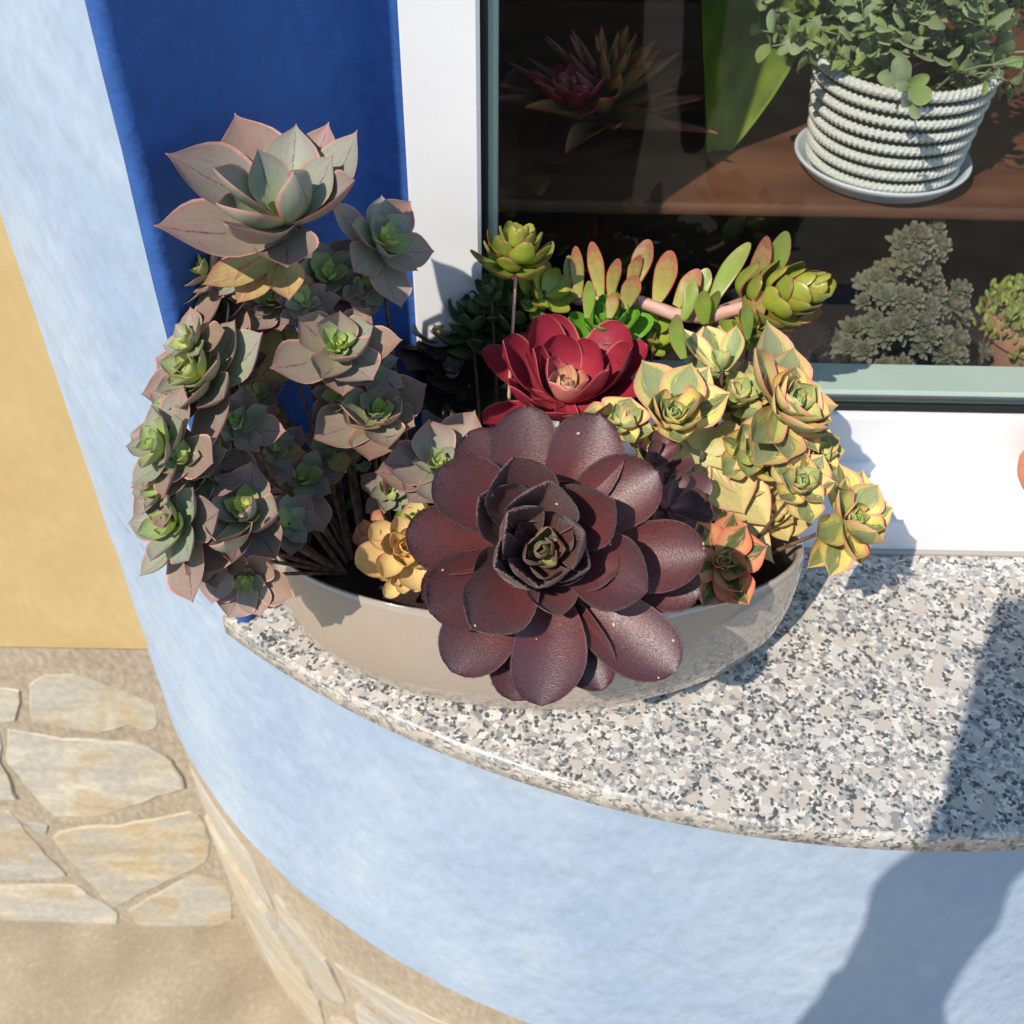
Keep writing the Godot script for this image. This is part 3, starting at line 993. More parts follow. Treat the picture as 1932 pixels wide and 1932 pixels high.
	for i in 61:
		top.append(on_bay(lerpf(asin((-0.2225 - BAY.x) / rs), 0.75, i / 60.0), rs, 0))
	var back: Array = [Vector3(0.95, 0, -0.655), Vector3(-0.105, 0, -0.70), Vector3(-0.125, 0, -0.685)]
	part_of_sill(top, back)

# an irregular flat stone: ring of (x, y), raised by h with a worn edge, put in place by `where`
func flagstone(ring: Array, h: float, where: Callable) -> ArrayMesh:
	var c := Vector2.ZERO
	for p in ring:
		c += p
	c /= ring.size()
	# more points along the edges, roughened
	var fine := []
	for i in ring.size():
		var a: Vector2 = ring[i]
		var b: Vector2 = ring[(i + 1) % ring.size()]
		var n := maxi(2, int(a.distance_to(b) / 0.018))
		for k in n:
			var p := a.lerp(b, k / float(n))
			if k == 0:
				p = p.lerp(c, 0.02)
			p = c + (p - c) * 1.015
			fine.append(p + Vector2(rng.randf_range(-1, 1), rng.randf_range(-1, 1)) * 0.0018)
	var st := SurfaceTool.new()
	st.begin(Mesh.PRIMITIVE_TRIANGLES)
	var hh := h * rng.randf_range(0.8, 1.25)
	var tilt := Vector2(rng.randf_range(-1, 1), rng.randf_range(-1, 1)) * 0.03
	var rings := []
	for l in [[1.0, 0.0], [0.99, 0.8], [0.965, 1.0], [0.5, 1.03], [0.0, 1.0]]:
		var row := []
		for p in fine:
			var q: Vector2 = c.lerp(p, l[0])
			row.append(where.call(q, hh * l[1] + (tilt.dot(q - c) if l[1] > 0 else 0.0)))
		rings.append(row)
	var m := fine.size()
	var out: Vector3 = where.call(c, 1.0) - where.call(c, 0.0)
	for l in rings.size() - 1:
		st.set_smooth_group(1 if l > 1 else -1)
		for i in m:
			var j := (i + 1) % m
			var q := [rings[l][i], rings[l][j], rings[l + 1][j], rings[l + 1][i]]
			var nrm: Vector3 = (q[1] - q[0]).cross(q[2] - q[0])
			var ccw := nrm.dot(out) > 0 if l > 0 else nrm.dot(q[0] - (where.call(c, 0.0) as Vector3)) > 0
			for t in ([[0, 2, 1], [0, 3, 2]] if ccw else [[0, 1, 2], [0, 2, 3]]):
				for k in t:
					st.add_vertex(q[k])
	st.generate_normals()
	return st.commit()

func part_of_sill(front: Array, back: Array) -> void:
	var st := SurfaceTool.new()
	st.begin(Mesh.PRIMITIVE_TRIANGLES)
	var prof := [[0.0, -0.0205], [0.001, -0.0195], [0.001, -0.0022], [0.0003, -0.0006], [-0.0016, 0.0]]
	var loop := front + back
	var n := loop.size()
	var mid := Vector3(0.3, 0, -0.55)
	for l in prof.size() - 1:
		st.set_smooth_group(1)
		for i in n:
			var j := (i + 1) % n
			var q := []
			for e in [[i, l], [j, l], [j, l + 1], [i, l + 1]]:
				var b: Vector3 = loop[e[0]]
				var out := Vector3.ZERO
				if e[0] < front.size():
					out = (b - BAY)
					out.y = 0
					out = out.normalized()
				q.append(b + out * prof[e[1]][0] + Vector3(0, prof[e[1]][1], 0))
			var nrm: Vector3 = (q[1] - q[0]).cross(q[2] - q[0])
			var flipit := nrm.dot(q[0] - mid + Vector3(0, 0.02, 0)) > 0
			for t in ([[0, 2, 1], [0, 3, 2]] if flipit else [[0, 1, 2], [0, 2, 3]]):
				for k in t:
					st.add_vertex(q[k])
	st.set_smooth_group(2)
	var flat := PackedVector2Array()
	var pts := []
	for i in n:
		var b: Vector3 = loop[i]
		if i < front.size():
			var o := b - BAY
			o.y = 0
			b += o.normalized() * -0.0016
		pts.append(b)
		flat.append(Vector2(b.x, b.z))
	var tri := Geometry2D.triangulate_polygon(flat)
	for i in range(0, tri.size(), 3):
		var a: Vector3 = pts[tri[i]]
		var b2: Vector3 = pts[tri[i + 1]]
		var c: Vector3 = pts[tri[i + 2]]
		var up_ := (b2 - a).cross(c - a).y > 0
		for p in ([a, c, b2] if up_ else [a, b2, c]):
			st.add_vertex(p)
	st.generate_normals()
	var o := part("granite_sill", st.commit(), M.granite)
	tag(o, "speckled pink and grey granite window sill with a curved front edge", "window sill")

func window() -> void:
	var w := thing("window", "white framed window with clear glass behind the bowl of succulents", "window", Vector3(0.4, 0, -0.70))
	var o := w.position
	var add := func(called: String, lo: Vector3, hi: Vector3, m: Material, bevel := 0.002) -> void:
		part(called, slab(lo - o, hi - o, bevel), m, w)
	# low sloping ledge in front
	var v := PackedVector3Array()
	var uv := PackedVector2Array()
	var prof := [Vector2(-0.6362, 0.0), Vector2(-0.6362, 0.0325), Vector2(-0.6372, 0.0345), Vector2(-0.6395, 0.0355), Vector2(-0.668, 0.039), Vector2(-0.6685, 0.0402), Vector2(-0.701, 0.044)]
	for p in prof:
		for x in [-0.0765, 1.3]:
			v.append(Vector3(x, p.y, p.x) - o)
			uv.append(Vector2(x, p.y))
	part("sill_profile", grid(prof.size(), 2, v, uv, true), M.white, w)
	part("sill_end", slab(Vector3(-0.0775, 0.0, -0.701) - o, Vector3(-0.0762, 0.03, -0.6365) - o, 0.0005), M.white, w)
	part("sealant", tube([Vector3(-0.076, 0.0012, -0.6345) - o, Vector3(0.3, 0.0014, -0.6348) - o, Vector3(1.2, 0.0012, -0.6345) - o], [0.0022, 0.0026, 0.0022], 8), M.sealant, w)
	add.call("bottom_rail", Vector3(-0.0765, 0.0, -0.755), Vector3(1.3, 0.0905, -0.7005), M.white, 0.0025)
	add.call("left_jamb", Vector3(-0.0768, 0.0908, -0.755), Vector3(-0.0255, 1.9, -0.7003), M.white, 0.0025)
	add.call("gasket", Vector3(-0.0253, 0.0906, -0.713), Vector3(1.3, 0.0975, -0.7075), M.rubber, 0.001)
	add.call("gasket", Vector3(-0.0254, 0.0978, -0.713), Vector3(-0.0205, 1.9, -0.7075), M.rubber, 0.001)
	add.call("spacer", Vector3(-0.0204, 0.0976, -0.7165), Vector3(1.3, 0.1015, -0.7145), M.alu, 0.0005)
	add.call("inner_bead", Vector3(-0.0250, 0.0907, -0.760), Vector3(1.3, 0.1022, -0.7185), M.bead, 0.003)
	add.call("inner_bead", Vector3(-0.0252, 0.1024, -0.760), Vector3(-0.0145, 1.9, -0.7185), M.bead, 0.003)
	var pm := BoxMesh.new()
	pm.size = Vector3(1.3, 1.8, 0.0004)
	var gp := part("glass_pane", pm, M.glass, w)
	gp.position = Vector3(-0.0254 + 0.65, 0.0976 + 0.9, -0.7136) - o

func indoors() -> void:
	# the dim room behind the glass
	var room := Node3D.new()
	room.name = "room"
	room.set_meta("kind", "structure")
	add_child(room)
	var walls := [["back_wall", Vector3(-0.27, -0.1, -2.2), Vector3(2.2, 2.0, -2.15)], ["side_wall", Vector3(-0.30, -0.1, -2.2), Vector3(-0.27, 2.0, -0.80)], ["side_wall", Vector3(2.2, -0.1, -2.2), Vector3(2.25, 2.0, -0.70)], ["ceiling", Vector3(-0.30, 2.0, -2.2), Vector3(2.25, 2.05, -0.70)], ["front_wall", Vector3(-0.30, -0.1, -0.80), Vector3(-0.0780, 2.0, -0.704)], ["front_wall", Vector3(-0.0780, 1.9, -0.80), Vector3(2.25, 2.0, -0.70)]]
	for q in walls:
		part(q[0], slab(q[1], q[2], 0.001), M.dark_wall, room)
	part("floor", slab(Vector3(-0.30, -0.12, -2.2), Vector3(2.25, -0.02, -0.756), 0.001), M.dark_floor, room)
	# wooden shelf across the window
	var yt := at_depth(1600, 388, -0.90).y
	var v := PackedVector3Array()
	var uv := PackedVector2Array()
	var prof := [Vector2(-1.40, -0.014), Vector2(-0.903, -0.014), Vector2(-0.900, -0.011), Vector2(-0.900, -0.004), Vector2(-0.904, 0.0), Vector2(-1.40, 0.0)]
	for i in prof.size():
		for k in 13:
			var x := lerpf(-0.26, 1.9, k / 12.0)
			v.append(Vector3(x, yt + prof[i].y, prof[i].x))
			uv.append(Vector2(x * 1.3, prof[i].x * 2.2 + prof[i].y * 3.0))
	var sh := part("wooden_shelf", grid(prof.size(), 13, v, uv, true), M.wood)
	tag(sh, "brown wooden shelf behind the glass carrying the rope wrapped pot", "shelf")
	# saucer and pot
	var c := at_height(1662, 300, yt + 0.012)
	c.y = yt + 0.0005
	var pxm := far_of(c) / FOCAL
	var rsau := 162.0 * pxm
	var sau := part("saucer", lathe([Vector2(0.001, 0.0), Vector2(rsau * 0.78, 0.0), Vector2(rsau * 0.86, 0.003), Vector2(rsau * 0.97, 0.013), Vector2(rsau, 0.0165), Vector2(rsau * 0.985, 0.0185), Vector2(rsau * 0.94, 0.0165), Vector2(rsau * 0.84, 0.006), Vector2(rsau * 0.78, 0.004), Vector2(0.001, 0.004)], 64), M.saucer)
	sau.position = c
	tag(sau, "pale bluish plastic saucer on the shelf under the rope wrapped pot", "saucer")
	var pot := thing("flower_pot", "green pot wound with coils of cream rope on the shelf", "flower pot", c + Vector3(0, 0.006, 0))
	var hp := 0.097
	var r0 := rsau * 0.80
	var r1 := rsau * 0.945
	part("pot_body", lathe([Vector2(0.001, 0.0), Vector2(r0 - 0.003, 0.0), Vector2(r1 - 0.005, hp), Vector2(r1 - 0.008, hp + 0.001), Vector2(r1 - 0.011, hp - 0.002), Vector2(r1 - 0.013, hp - 0.016), Vector2(0.001, hp - 0.015)], 56), M.pot_green, pot)
	part("soil", lathe([Vector2(r1 - 0.012, hp - 0.013), Vector2(r1 * 0.5, hp - 0.009), Vector2(0.001, hp - 0.010)], 32), M.soil, pot)
	for k in 8:
		var f := (k + 0.6) / 7.8
		var y := 0.002 + hp * f
		part("rope", rope_ring(lerpf(r0, r1, f) + 0.0004, 0.0037 if k < 7 else 0.0043, y, k), M.rope, pot)
	herb(c + Vector3(0, hp, 0), r1)
	# broad blade hanging at the left of the pot
	var tip := at_depth(1336, 326, -1.0)
	var far_end := at_depth(1372, -330, -1.09)
	var b := thing("broad_leaf", "large pointed green leaf hanging behind the glass, one sunlit yellow edge", "leaf", far_end)
	var to := tip - far_end
	part("blade", leaf_mesh("lance", to, Vector3(0.5, 0.1, 0.85), 0.16, -0.05, 0.6, 0.002, 0.0, 0.0, Color.WHITE, Color.WHITE, 0.02), M.blade, b)
	part("midrib", tube([Vector3.ZERO, to * 0.5 - Vector3(0, 0, 0.003), to * 0.96], [0.0025, 0.0018, 0.0006], 6), M.pot_green, b)
	# spiky reddish plant in the dark, and a green one
	var sp := at_depth(1150, 170, -1.0)
	plant("spiky_plant", "dim reddish spiky leaved plant in the dark behind the glass", "spiky", sp, Vector3(0.1, 0.7, 0.6), 0.075, 46, {"root": Vector3(sp.x, yt, sp.z), "stemless": true})
	var sp2 := at_depth(1085, 175, -0.98)
	plant("spiky_plant", "small crimson leaved plant behind the glass left of the spiky one", "red", sp2, Vector3(0.0, 0.6, 0.7), 0.035, 14, {"root": Vector3(sp2.x, yt, sp2.z), "stemless": true})
	# dense mound of small rosettes under the shelf
	mound()
	# clay pot with a cushion of moss-like sedum at the right
	var cp := at_depth(1935, 705, -0.86)
	cp.y = -0.02
	var clay_pot := thing("clay_pot", "beige clay pot under the shelf at the right edge of the window", "flower pot", cp)
	var rim := at_depth(1935, 590, -0.86).y + 0.02
	part("pot_body", lathe([Vector2(0.001, 0.0), Vector2(0.038, 0.0), Vector2(0.052, rim * 0.8), Vector2(0.056, rim * 0.82), Vector2(0.056, rim), Vector2(0.051, rim), Vector2(0.049, rim - 0.01), Vector2(0.001, rim - 0.012)], 40), M.clay_pale, clay_pot)
	var cush := thing("sedum_cushion", "yellow green cushion of tiny leaves spilling over the beige clay pot", "succulent", cp + Vector3(0, rim, 0))
	var mm := MultiMesh.new()
	mm.transform_format = MultiMesh.TRANSFORM_3D
	mm.use_colors = true
	mm.mesh = leaf_mesh("egg", Vector3(0, 0.009, 0), Vector3(0, 0, 1), 0.005, 0.05, 0.1, 0.0018, 0.0, 0.0, Color.WHITE, Color.WHITE)
	mm.instance_count = 700
	for i in 700:
		var a := rng.randf() * TAU
		var rr := sqrt(rng.randf()) * 0.062
		var hgt := 0.012 * (1.0 - pow(rr / 0.062, 2.0)) + (-0.03 * smoothstep(0.05, 0.062, rr) * rng.randf())
		var tilt := Basis.from_euler(Vector3(rng.randf_range(-0.7, 0.7), rng.randf() * TAU, rng.randf_range(-0.7, 0.7)))
		mm.set_instance_transform(i, Transform3D(tilt, Vector3(cos(a) * rr, hgt, sin(a) * rr)))
		var t := rng.randf_range(0.6, 1.1)
		mm.set_instance_color(i, Color(0.24 * t, 0.30 * t, 0.06))
	var mi := MultiMeshInstance3D.new()
	mi.name = "tiny_leaves"
	mi.multimesh = mm
	mi.material_override = mat(null, 0.7, Color.WHITE, true)
	mi.set_meta("kind", "stuff")
	cush.add_child(mi)

func rope_ring(r: float, thick: float, y: float, k: int) -> ArrayMesh:
	var v := PackedVector3Array()
	var uv := PackedVector2Array()
	var n := 504
	var m := 14
	for i in n + 1:
		var a := TAU * (i % n) / n
		for j in m + 1:
			var b := TAU * (j % m) / m
			var plait := 1.0 + 0.16 * sin(a * 84.0 + b * 2.0 + k) + 0.09 * sin(a * 84.0 - b * 2.0)
			var t := thick * plait
			v.append(Vector3(cos(a) * (r + t * cos(b)), y + t * sin(b), sin(a) * (r + t * cos(b))))
			uv.append(Vector2(i * 12.0 / n, j / float(m)))
	return grid(n + 1, m + 1, v, uv, false)

func herb(at: Vector3, r: float) -> void:
	var o := thing("herb_plant", "bushy grey green herb with small round felty leaves in the rope wrapped pot", "plant", at)
	var kinds := []
	for i in 5:
		kinds.append(leaf_mesh("egg" if i % 2 else "round", Vector3(0, 0.023, 0), Vector3(0, 0, 1), 0.0135 + 0.001 * i, -0.04, rng.randf_range(-0.1, 0.3), 0.0012, -0.05, 0.0, Color.WHITE, Color(1.06, 1.05, 1.1)))
	var count := 0
	for s in 46:
		var a := rng.randf() * TAU
		var out := rng.randf_range(0.4, 1.25)
		var d := Vector3(cos(a) * out, rng.randf_range(0.35, 1.0), sin(a) * out)
		if s < 10:
			a = lerpf(PI * 0.95, TAU + 0.15, s / 9.0)
			d = Vector3(cos(a) * 1.0, 0.55 + 0.2 * (s % 3), sin(a) * 0.7)
		var pts := []
		var rad := []
		var len_ := rng.randf_range(0.06, 0.115) if s >= 10 else 0.055
		var root := Vector3(cos(a) * r * 0.45, -0.008, sin(a) * r * 0.45)
		for i in 6:
			var f := i / 5.0
			pts.append(root + d * len_ * f + Vector3(0, -0.035 * f * f * out, 0) + Vector3(rng.randf_range(-1, 1), rng.randf_range(-1, 1), rng.randf_range(-1, 1)) * 0.003)
			rad.append(0.0012 - 0.0006 * f)
		part("stalk", tube(pts, rad, 5), M.herb[0] if s % 3 else M.stem, o)
		for i in 6:
			if i == 0 or count > 285:
				continue
			for side in [-1.0, 1.0]:
				var p: Vector3 = pts[i]
				var t: Vector3 = (pts[i] - pts[i - 1] as Vector3).normalized()
				var w: Vector3 = t.cross(Vector3(rng.randf_range(-1, 1), rng.randf_range(0.2, 1), rng.randf_range(-1, 1))).normalized() * side
				var dir: Vector3 = (w + t * 0.55 + Vector3(0, 0.1, 0)).normalized()
				var lf := part("leaf", kinds[rng.randi() % 5], M.herb[rng.randi() % 2], o)
				var z: Vector3 = dir.cross(t).cross(dir).normalized()
				if z.length() < 0.5:
					z = Vector3.BACK
				lf.transform = Transform3D(Basis(dir.cross(z), dir, z).scaled(Vector3.ONE * rng.randf_range(0.65, 1.15) * (1.1 - 0.08 * i)), p)
				count += 1

	var mm := MultiMesh.new()
	mm.transform_format = MultiMesh.TRANSFORM_3D
	mm.use_colors = true
	mm.mesh = kinds[1]
	mm.instance_count = 520
	for i in 520:
		var a := rng.randf() * TAU
		var rr := sqrt(rng.randf()) * r * 1.75
		if sin(a) > 0.2:
			rr *= 0.6
		var y := rng.randf_range(0.03, 0.12) - 0.035 * smoothstep(r, r * 1.7, rr) * (1.0 if cos(a) > 0.2 else 0.4)
		var bs := Basis.from_euler(Vector3(rng.randf_range(0.3, 1.9), rng.randf() * TAU, rng.randf_range(-0.5, 0.5)), EULER_ORDER_YXZ)
		mm.set_instance_transform(i, Transform3D(bs.scaled(Vector3.ONE * rng.randf_range(0.5, 0.95)), Vector3(cos(a) * rr, y, sin(a) * rr)))
		var t := rng.randf_range(0.7, 1.1)
		mm.set_instance_color(i, Color(t, t * 1.02, t))
	var mi := MultiMeshInstance3D.new()
	mi.name = "small_leaves"
	mi.multimesh = mm
	mi.material_override = M.herb[0]
	mi.set_meta("kind", "stuff")
	o.add_child(mi)

func mound() -> void:
	var foot := at_depth(1700, 700, -0.84)
	foot.y = -0.02
	var o := thing("rosette_mound", "dense mound of small grey green rosettes behind the lower glass", "succulent", foot)
	var heads := []
	for k in 4:
		var st := SurfaceTool.new()
		st.begin(Mesh.PRIMITIVE_TRIANGLES)
		for i in 26:
			var q := i / 25.0
			var phi := i * 2.4 + k
			var e := lerpf(80, -5, q) * DEG
			var d := Vector3(cos(phi) * cos(e), sin(e), sin(phi) * cos(e))
			var lm := leaf_mesh("egg", d * lerpf(0.005, 0.013, q), facing(d, Vector3.UP), 0.0055, 0.1, 0.3, 0.0012, 0.0, 0.0, Color.WHITE, Color.WHITE)
			st.append_from(lm, 0, Transform3D(Basis(), Vector3(0, -0.004 * q, 0)))
		heads.append(st.commit())
	# places over the mound as seen through the glass: [x, y, depth]
	var cone := part("stalk", lathe([Vector2(0.05, 0.0), Vector2(0.04, 0.07), Vector2(0.018, 0.13), Vector2(0.002, 0.165)], 18), M.soil, o)
	cone.position = Vector3(0.005, 0, -0.03)
	for i in 92:
		var f := (i + 0.5) / 92.0
		var py := lerpf(425, 705, pow(f, 0.8))
		var half := lerpf(16, 165, pow((py - 425) / 280.0, 0.9))
		half *= 1.05 + 0.2 * sin(py * 0.06)
		var pxx := 1740 - 45 * (py - 425) / 280.0 + 14.0 * sin(py * 0.045) + rng.randf_range(-1, 1) * half
		var edge := absf(pxx - (1735 - 40 * (py - 425) / 280.0)) / maxf(half, 1.0)
		var p := at_depth(pxx, py, -0.79 - 0.05 * (705 - py) / 280.0 - 0.035 * edge * edge + rng.randf_range(-0.008, 0.008))
		var h := part("rosette", heads[i % 4], M.mound, o)
		var n := Vector3((pxx - 1700) / 260.0, 0.75, 0.7).normalized()
		var x := n.cross(Vector3(0.2, 0.1, 1)).normalized()
		h.transform = Transform3D(Basis(x, n, x.cross(n)).rotated(n, rng.randf() * TAU).scaled(Vector3.ONE * rng.randf_range(0.8, 1.25)), p - foot)

func bowl() -> void:
	var o := thing("planter_bowl", "long glossy beige ceramic bowl holding the succulents on the granite sill", "planter", BOWL)
	# rim, bellied side, rounded foot; the belly leans out more at the front
	var prof := [[0.62, 0.0035, 0.066], [0.82, 0.0005, 0.084], [0.90, 0.004, 0.091], [0.955, 0.014, 0.0955], [0.985, 0.028, 0.0965], [1.0, 0.045, 0.093], [1.005, 0.065, 0.086], [1.0, 0.081, 0.079], [0.993, 0.0855, 0.0765], [0.978, 0.0862, 0.0750], [0.966, 0.082, 0.0735], [0.965, 0.06, 0.078], [0.94, 0.03, 0.08]]
	var v := PackedVector3Array()
	var uv := PackedVector2Array()
	var n := 96
	for q in prof:
		for k in n + 1:
			var a := TAU * (k % n) / n
			var pz := sin(a)
			var pxx := cos(a)
			# pointed ends like a boat
			var ax: float = 0.194 * q[0]
			var az: float = q[2]
			v.append(Vector3(pxx * ax, q[1], pz * (az if pz > 0.0 else minf(az, 0.074)) * (0.88 + 0.12 * absf(pz))))
			uv.append(Vector2(k / float(n), q[1] * 4.0))
	part("bowl_body", grid(prof.size(), n + 1, v, uv, false), M.glaze, o)
	# soil
	var sv := PackedVector3Array()
	var suv := PackedVector2Array()
	var nz := noise(91, 30.0)
	for i in 13:
		for k in 49:
			var a := TAU * (k % 48) / 48.0
			var f := i / 12.0
			var p := Vector3(cos(a) * 0.182 * f, 0.062, sin(a) * 0.072 * f)
			p.y += 0.006 * nz.get_noise_3dv(p) + 0.006 * (1.0 - f)
			sv.append(p)
			suv.append(Vector2(p.x, p.z))
	part("soil", grid(13, 49, sv, suv, true), M.soil, o)

# pixel tables below give leaf tips relative to a zoomed picture: origin (ox, oy), scale s
func tips(list: Array, ox: float, oy: float, s: float, c: Vector2) -> Array:
	var r := []
	for g in list:
		var h: Array = g.duplicate()
		h[0] = ox + g[0] * s - c.x
		h[1] = oy + g[1] * s - c.y
		h[2] = g[2] * s
		r.append(h)
	return r

func put(called: String, label: String, kind: String, x: float, y: float, h: float, rpx: float, axis: Vector3, count: int, opt := {}) -> Node3D:
	var p := at_height(x, y, h)
	return plant(called, label, kind, p, axis, rpx * far_of(p) / FOCAL, count, opt)

func succulents() -> void:
	# --- the near-black rosette in front; tips as [x, y, width, angle, camber, trough, age, recurve, twist]
	var c := Vector2(1022, 1038)
	var hero := put("dark_rosette", "large near black purple aeonium rosette hanging over the front of the bowl", "black", 1022, 1038, 0.19, 255, Vector3(0.0, 0.1, 1.0), 22, {"q0": 0.0, "q1": 0.56, "stem": 0.007, "leaves": tips([
		[815, 318, 310, 6, -0.02, 0.2, 0.95, -0.04], [1190, 365, 350, 8, -0.04, 0.25, 0.95, -0.08], [1475, 650, 350, 10, -0.04, 0.3, 0.9, -0.05],
		[1700, 1065, 340, 14, 0.02, 0.35, 0.95, -0.06], [1690, 1270, 300, 4, 0.0, 0.2, 0.95, -0.04], [1560, 1640, 340, 6, -0.04, 0.25, 0.95, -0.06],
		[1212, 1735, 280, 4, -0.02, 0.4, 0.9, -0.05], [890, 1800, 340, 10, -0.03, 0.25, 0.9, -0.05], [750, 1795, 290, 2, 0.0, 0.1, 0.95, -0.03],
		[445, 1640, 330, 6, -0.03, 0.2, 0.95, -0.05], [298, 1285, 280, 2, 0.0, 0.15, 0.95, -0.03], [345, 1345, 350, 12, 0.0, 0.25, 0.9, -0.04],
		[222, 965, 310, 10, 0.0, 0.2, 0.95, -0.03], [375, 655, 330, 14, 0.0, 0.25, 0.9, -0.04], [540, 440, 290, 3, 0.0, 0.15, 0.95, -0.03],
		[760, 600, 340, 44, 0.04, 0.35, 0.75, -0.16], [598, 780, 300, 42, 0.05, 0.35, 0.75, -0.1], [1235, 800, 330, 40, 0.04, 0.35, 0.75, -0.14],
		[1400, 1230, 360, 26, 0.02, 0.4, 0.8, -0.08], [560, 1420, 340, 24, 0.02, 0.4, 0.8, -0.08],
		[930, 715, 330, 58, 0.05, 0.4, 0.7, -0.14], [730, 860, 300, 60, 0.08, 0.5, 0.65], [670, 1120, 290, 58, 0.08, 0.5, 0.7], [880, 1215, 300, 58, 0.1, 0.5, 0.55],
		[1120, 1125, 230, 50, 0.08, 0.5, 0.6], [1085, 950, 250, 66, 0.1, 0.5, 0.55]], 684.3, 644.0, 0.375, c)})
	flecks(hero, 22)
	put("dark_rosette", "small folded dark purple offshoot between the black rosette and the striped ones", "black", 1238, 868, 0.165, 55, Vector3(0.2, 0.5, 0.8), 9, {"q0": 0.5, "lift": 20.0})
	put("dark_rosette", "dark purple offshoot half hidden behind the black rosette at its right", "black", 1272, 958, 0.15, 80, Vector3(0.4, 0.2, 0.8), 12, {"q0": 0.4, "q1": 1.0})
	# --- grey mauve rosettes at the left
	c = Vector2(541, 402)
	put("grey_rosette", "biggest grey mauve rosette, topmost of the left clump against the dark blue reveal", "grey", 541, 402, 0.352, 150, Vector3(0.0, 0.5, 0.86), 8, {"via": Vector3(-0.150, 0.30, -0.70), "q0": 0.0, "q1": 0.3, "leaves": tips([
		[645, 122, 560, 24, 0.06, 0.25, 0.9], [1215, 235, 450, 30, 0.05, 0.3, 0.75], [1495, 172, 420, 20, 0.05, 0.25, 0.9], [1772, 312, 420, 26, 0.07, 0.3, 0.75, 0.05],
		[165, 630, 560, 30, 0.07, 0.35, 0.9], [75, 1275, 580, 14, 0.04, 0.2, 0.95], [935, 555, 340, 58, 0.08, 0.5, 0.55], [630, 822, 320, 52, 0.1, 0.6, 0.5],
		[1340, 762, 300, 66, 0.1, 0.6, 0.45], [1808, 885, 400, 36, 0.12, 0.5, 0.7], [615, 1085, 400, 34, 0.1, 0.6, 0.7, 0.06, 0.3], [1390, 1030, 380, 72, 0.18, 0.5, 0.6],
		[1212, 1592, 460, 4, 0.05, 0.2, 0.95, -0.12], [1560, 560, 380, 34, 0.06, 0.3, 0.6], [900, 1440, 360, 40, 0.12, 0.45, 0.8]], 306, 185, 0.2083, c)})
	put("old_leaf_rosette", "yellowing lower leaves under the biggest grey mauve rosette", "old", 520, 468, 0.328, 80, Vector3(0.0, 0.4, 0.9), 0, {"stem": 0.003, "via": Vector3(-0.155, 0.27, -0.69), "leaves": [[-132, 72, 62, 0, 0.06, 0.4, 0.95], [-70, 105, 60, -10, 0.05, 0.4, 0.95], [30, 100, 60, -10, 0.05, 0.4, 0.95]]})
	put("grey_rosette", "shaded grey rosette right of the biggest one, tips over the white frame", "grey", 728, 452, 0.302, 88, Vector3(0.45, 0.35, 0.8), 17, {"via": Vector3(-0.10, 0.22, -0.68)})
	put("grey_rosette", "dark shaded grey green rosette tucked below the biggest rosette", "grey", 620, 520, 0.285, 84, Vector3(0.15, 0.4, 0.9), 16)
	put("grey_rosette", "small rosette with a pale lime centre below the yellowing leaves", "grey", 513, 566, 0.278, 88, Vector3(-0.05, 0.35, 0.93), 17, {"leaves": [[-40, 62, 52, 10, 0.06, 0.3, 0.9], [-78, 2, 44, 20, 0.08, 0.5, 0.8]]})
	put("old_leaf_rosette", "single broad yellow leaf drooping above the gap in the left clump", "old", 560, 622, 0.25, 60, Vector3(-0.1, 0.2, 0.95), 0, {"leaves": [[-76, 100, 92, 2, 0.04, 0.2, 0.95], [70, 12, 40, 30, 0.1, 0.4, 0.95]]})
	c = Vector2(639, 651)
	put("grey_rosette", "open grey green rosette with pink edged leaves in the middle of the left clump", "grey", 639, 651, 0.268, 114, Vector3(0.1, 0.35, 0.93), 9, {"via": Vector3(-0.10, 0.17, -0.67), "q1": 0.42, "leaves": tips([
		[1760, 610, 250, 14, 0.06, 0.3, 0.8], [1568, 925, 300, 16, 0.06, 0.25, 0.85], [1195, 920, 250, 18, 0.08, 0.5, 0.8], [832, 835, 320, 10, 0.05, 0.2, 0.95], [1008, 450, 270, 18, 0.06, 0.3, 0.85],
		[1310, 412, 260, 36, 0.1, 0.5, 0.7], [1550, 522, 250, 30, 0.08, 0.35, 0.7], [1465, 762, 270, 44, 0.1, 0.4, 0.6], [980, 300, 260, 4, 0.06, 0.3, 0.9], [1515, 362, 220, 14, 0.08, 0.4, 0.9], [1340, 1020, 240, -4, 0.05, 0.3, 0.95]], 306, 483, 0.2583, c)})
	c = Vector2(714, 777)
	put("grey_rosette", "grey green rosette with water in its centre, between blue gap and red rosette", "grey", 714, 777, 0.20, 112, Vector3(0.05, 0.4, 0.92), 9, {"q1": 0.4, "leaves": tips([
		[1132, 1342, 330, 8, 0.05, 0.25, 0.9], [1548, 1500, 300, 10, 0.06, 0.25, 0.95], [1330, 1105, 260, 34, 0.1, 0.5, 0.7], [1932, 930, 300, 14, 0.06, 0.3, 0.85], [1855, 1245, 270, 12, 0.07, 0.4, 0.9],
		[1682, 1420, 250, 24, 0.1, 0.5, 0.8], [1760, 1165, 230, 44, 0.12, 0.5, 0.7], [1310, 1030, 300, 6, 0.06, 0.3, 0.9], [1470, 1030, 230, 56, 0.1, 0.5, 0.55], [1640, 900, 260, 26, 0.08, 0.3, 0.8], [1400, 1240, 250, 30, 0.1, 0.4, 0.75]], 306, 483, 0.2583, c)})
	put("grey_rosette", "small rosette holding a water drop beside the cut stem", "grey", 447, 797, 0.225, 62, Vector3(0.05, 0.4, 0.92), 17)
	c = Vector2(461, 962)
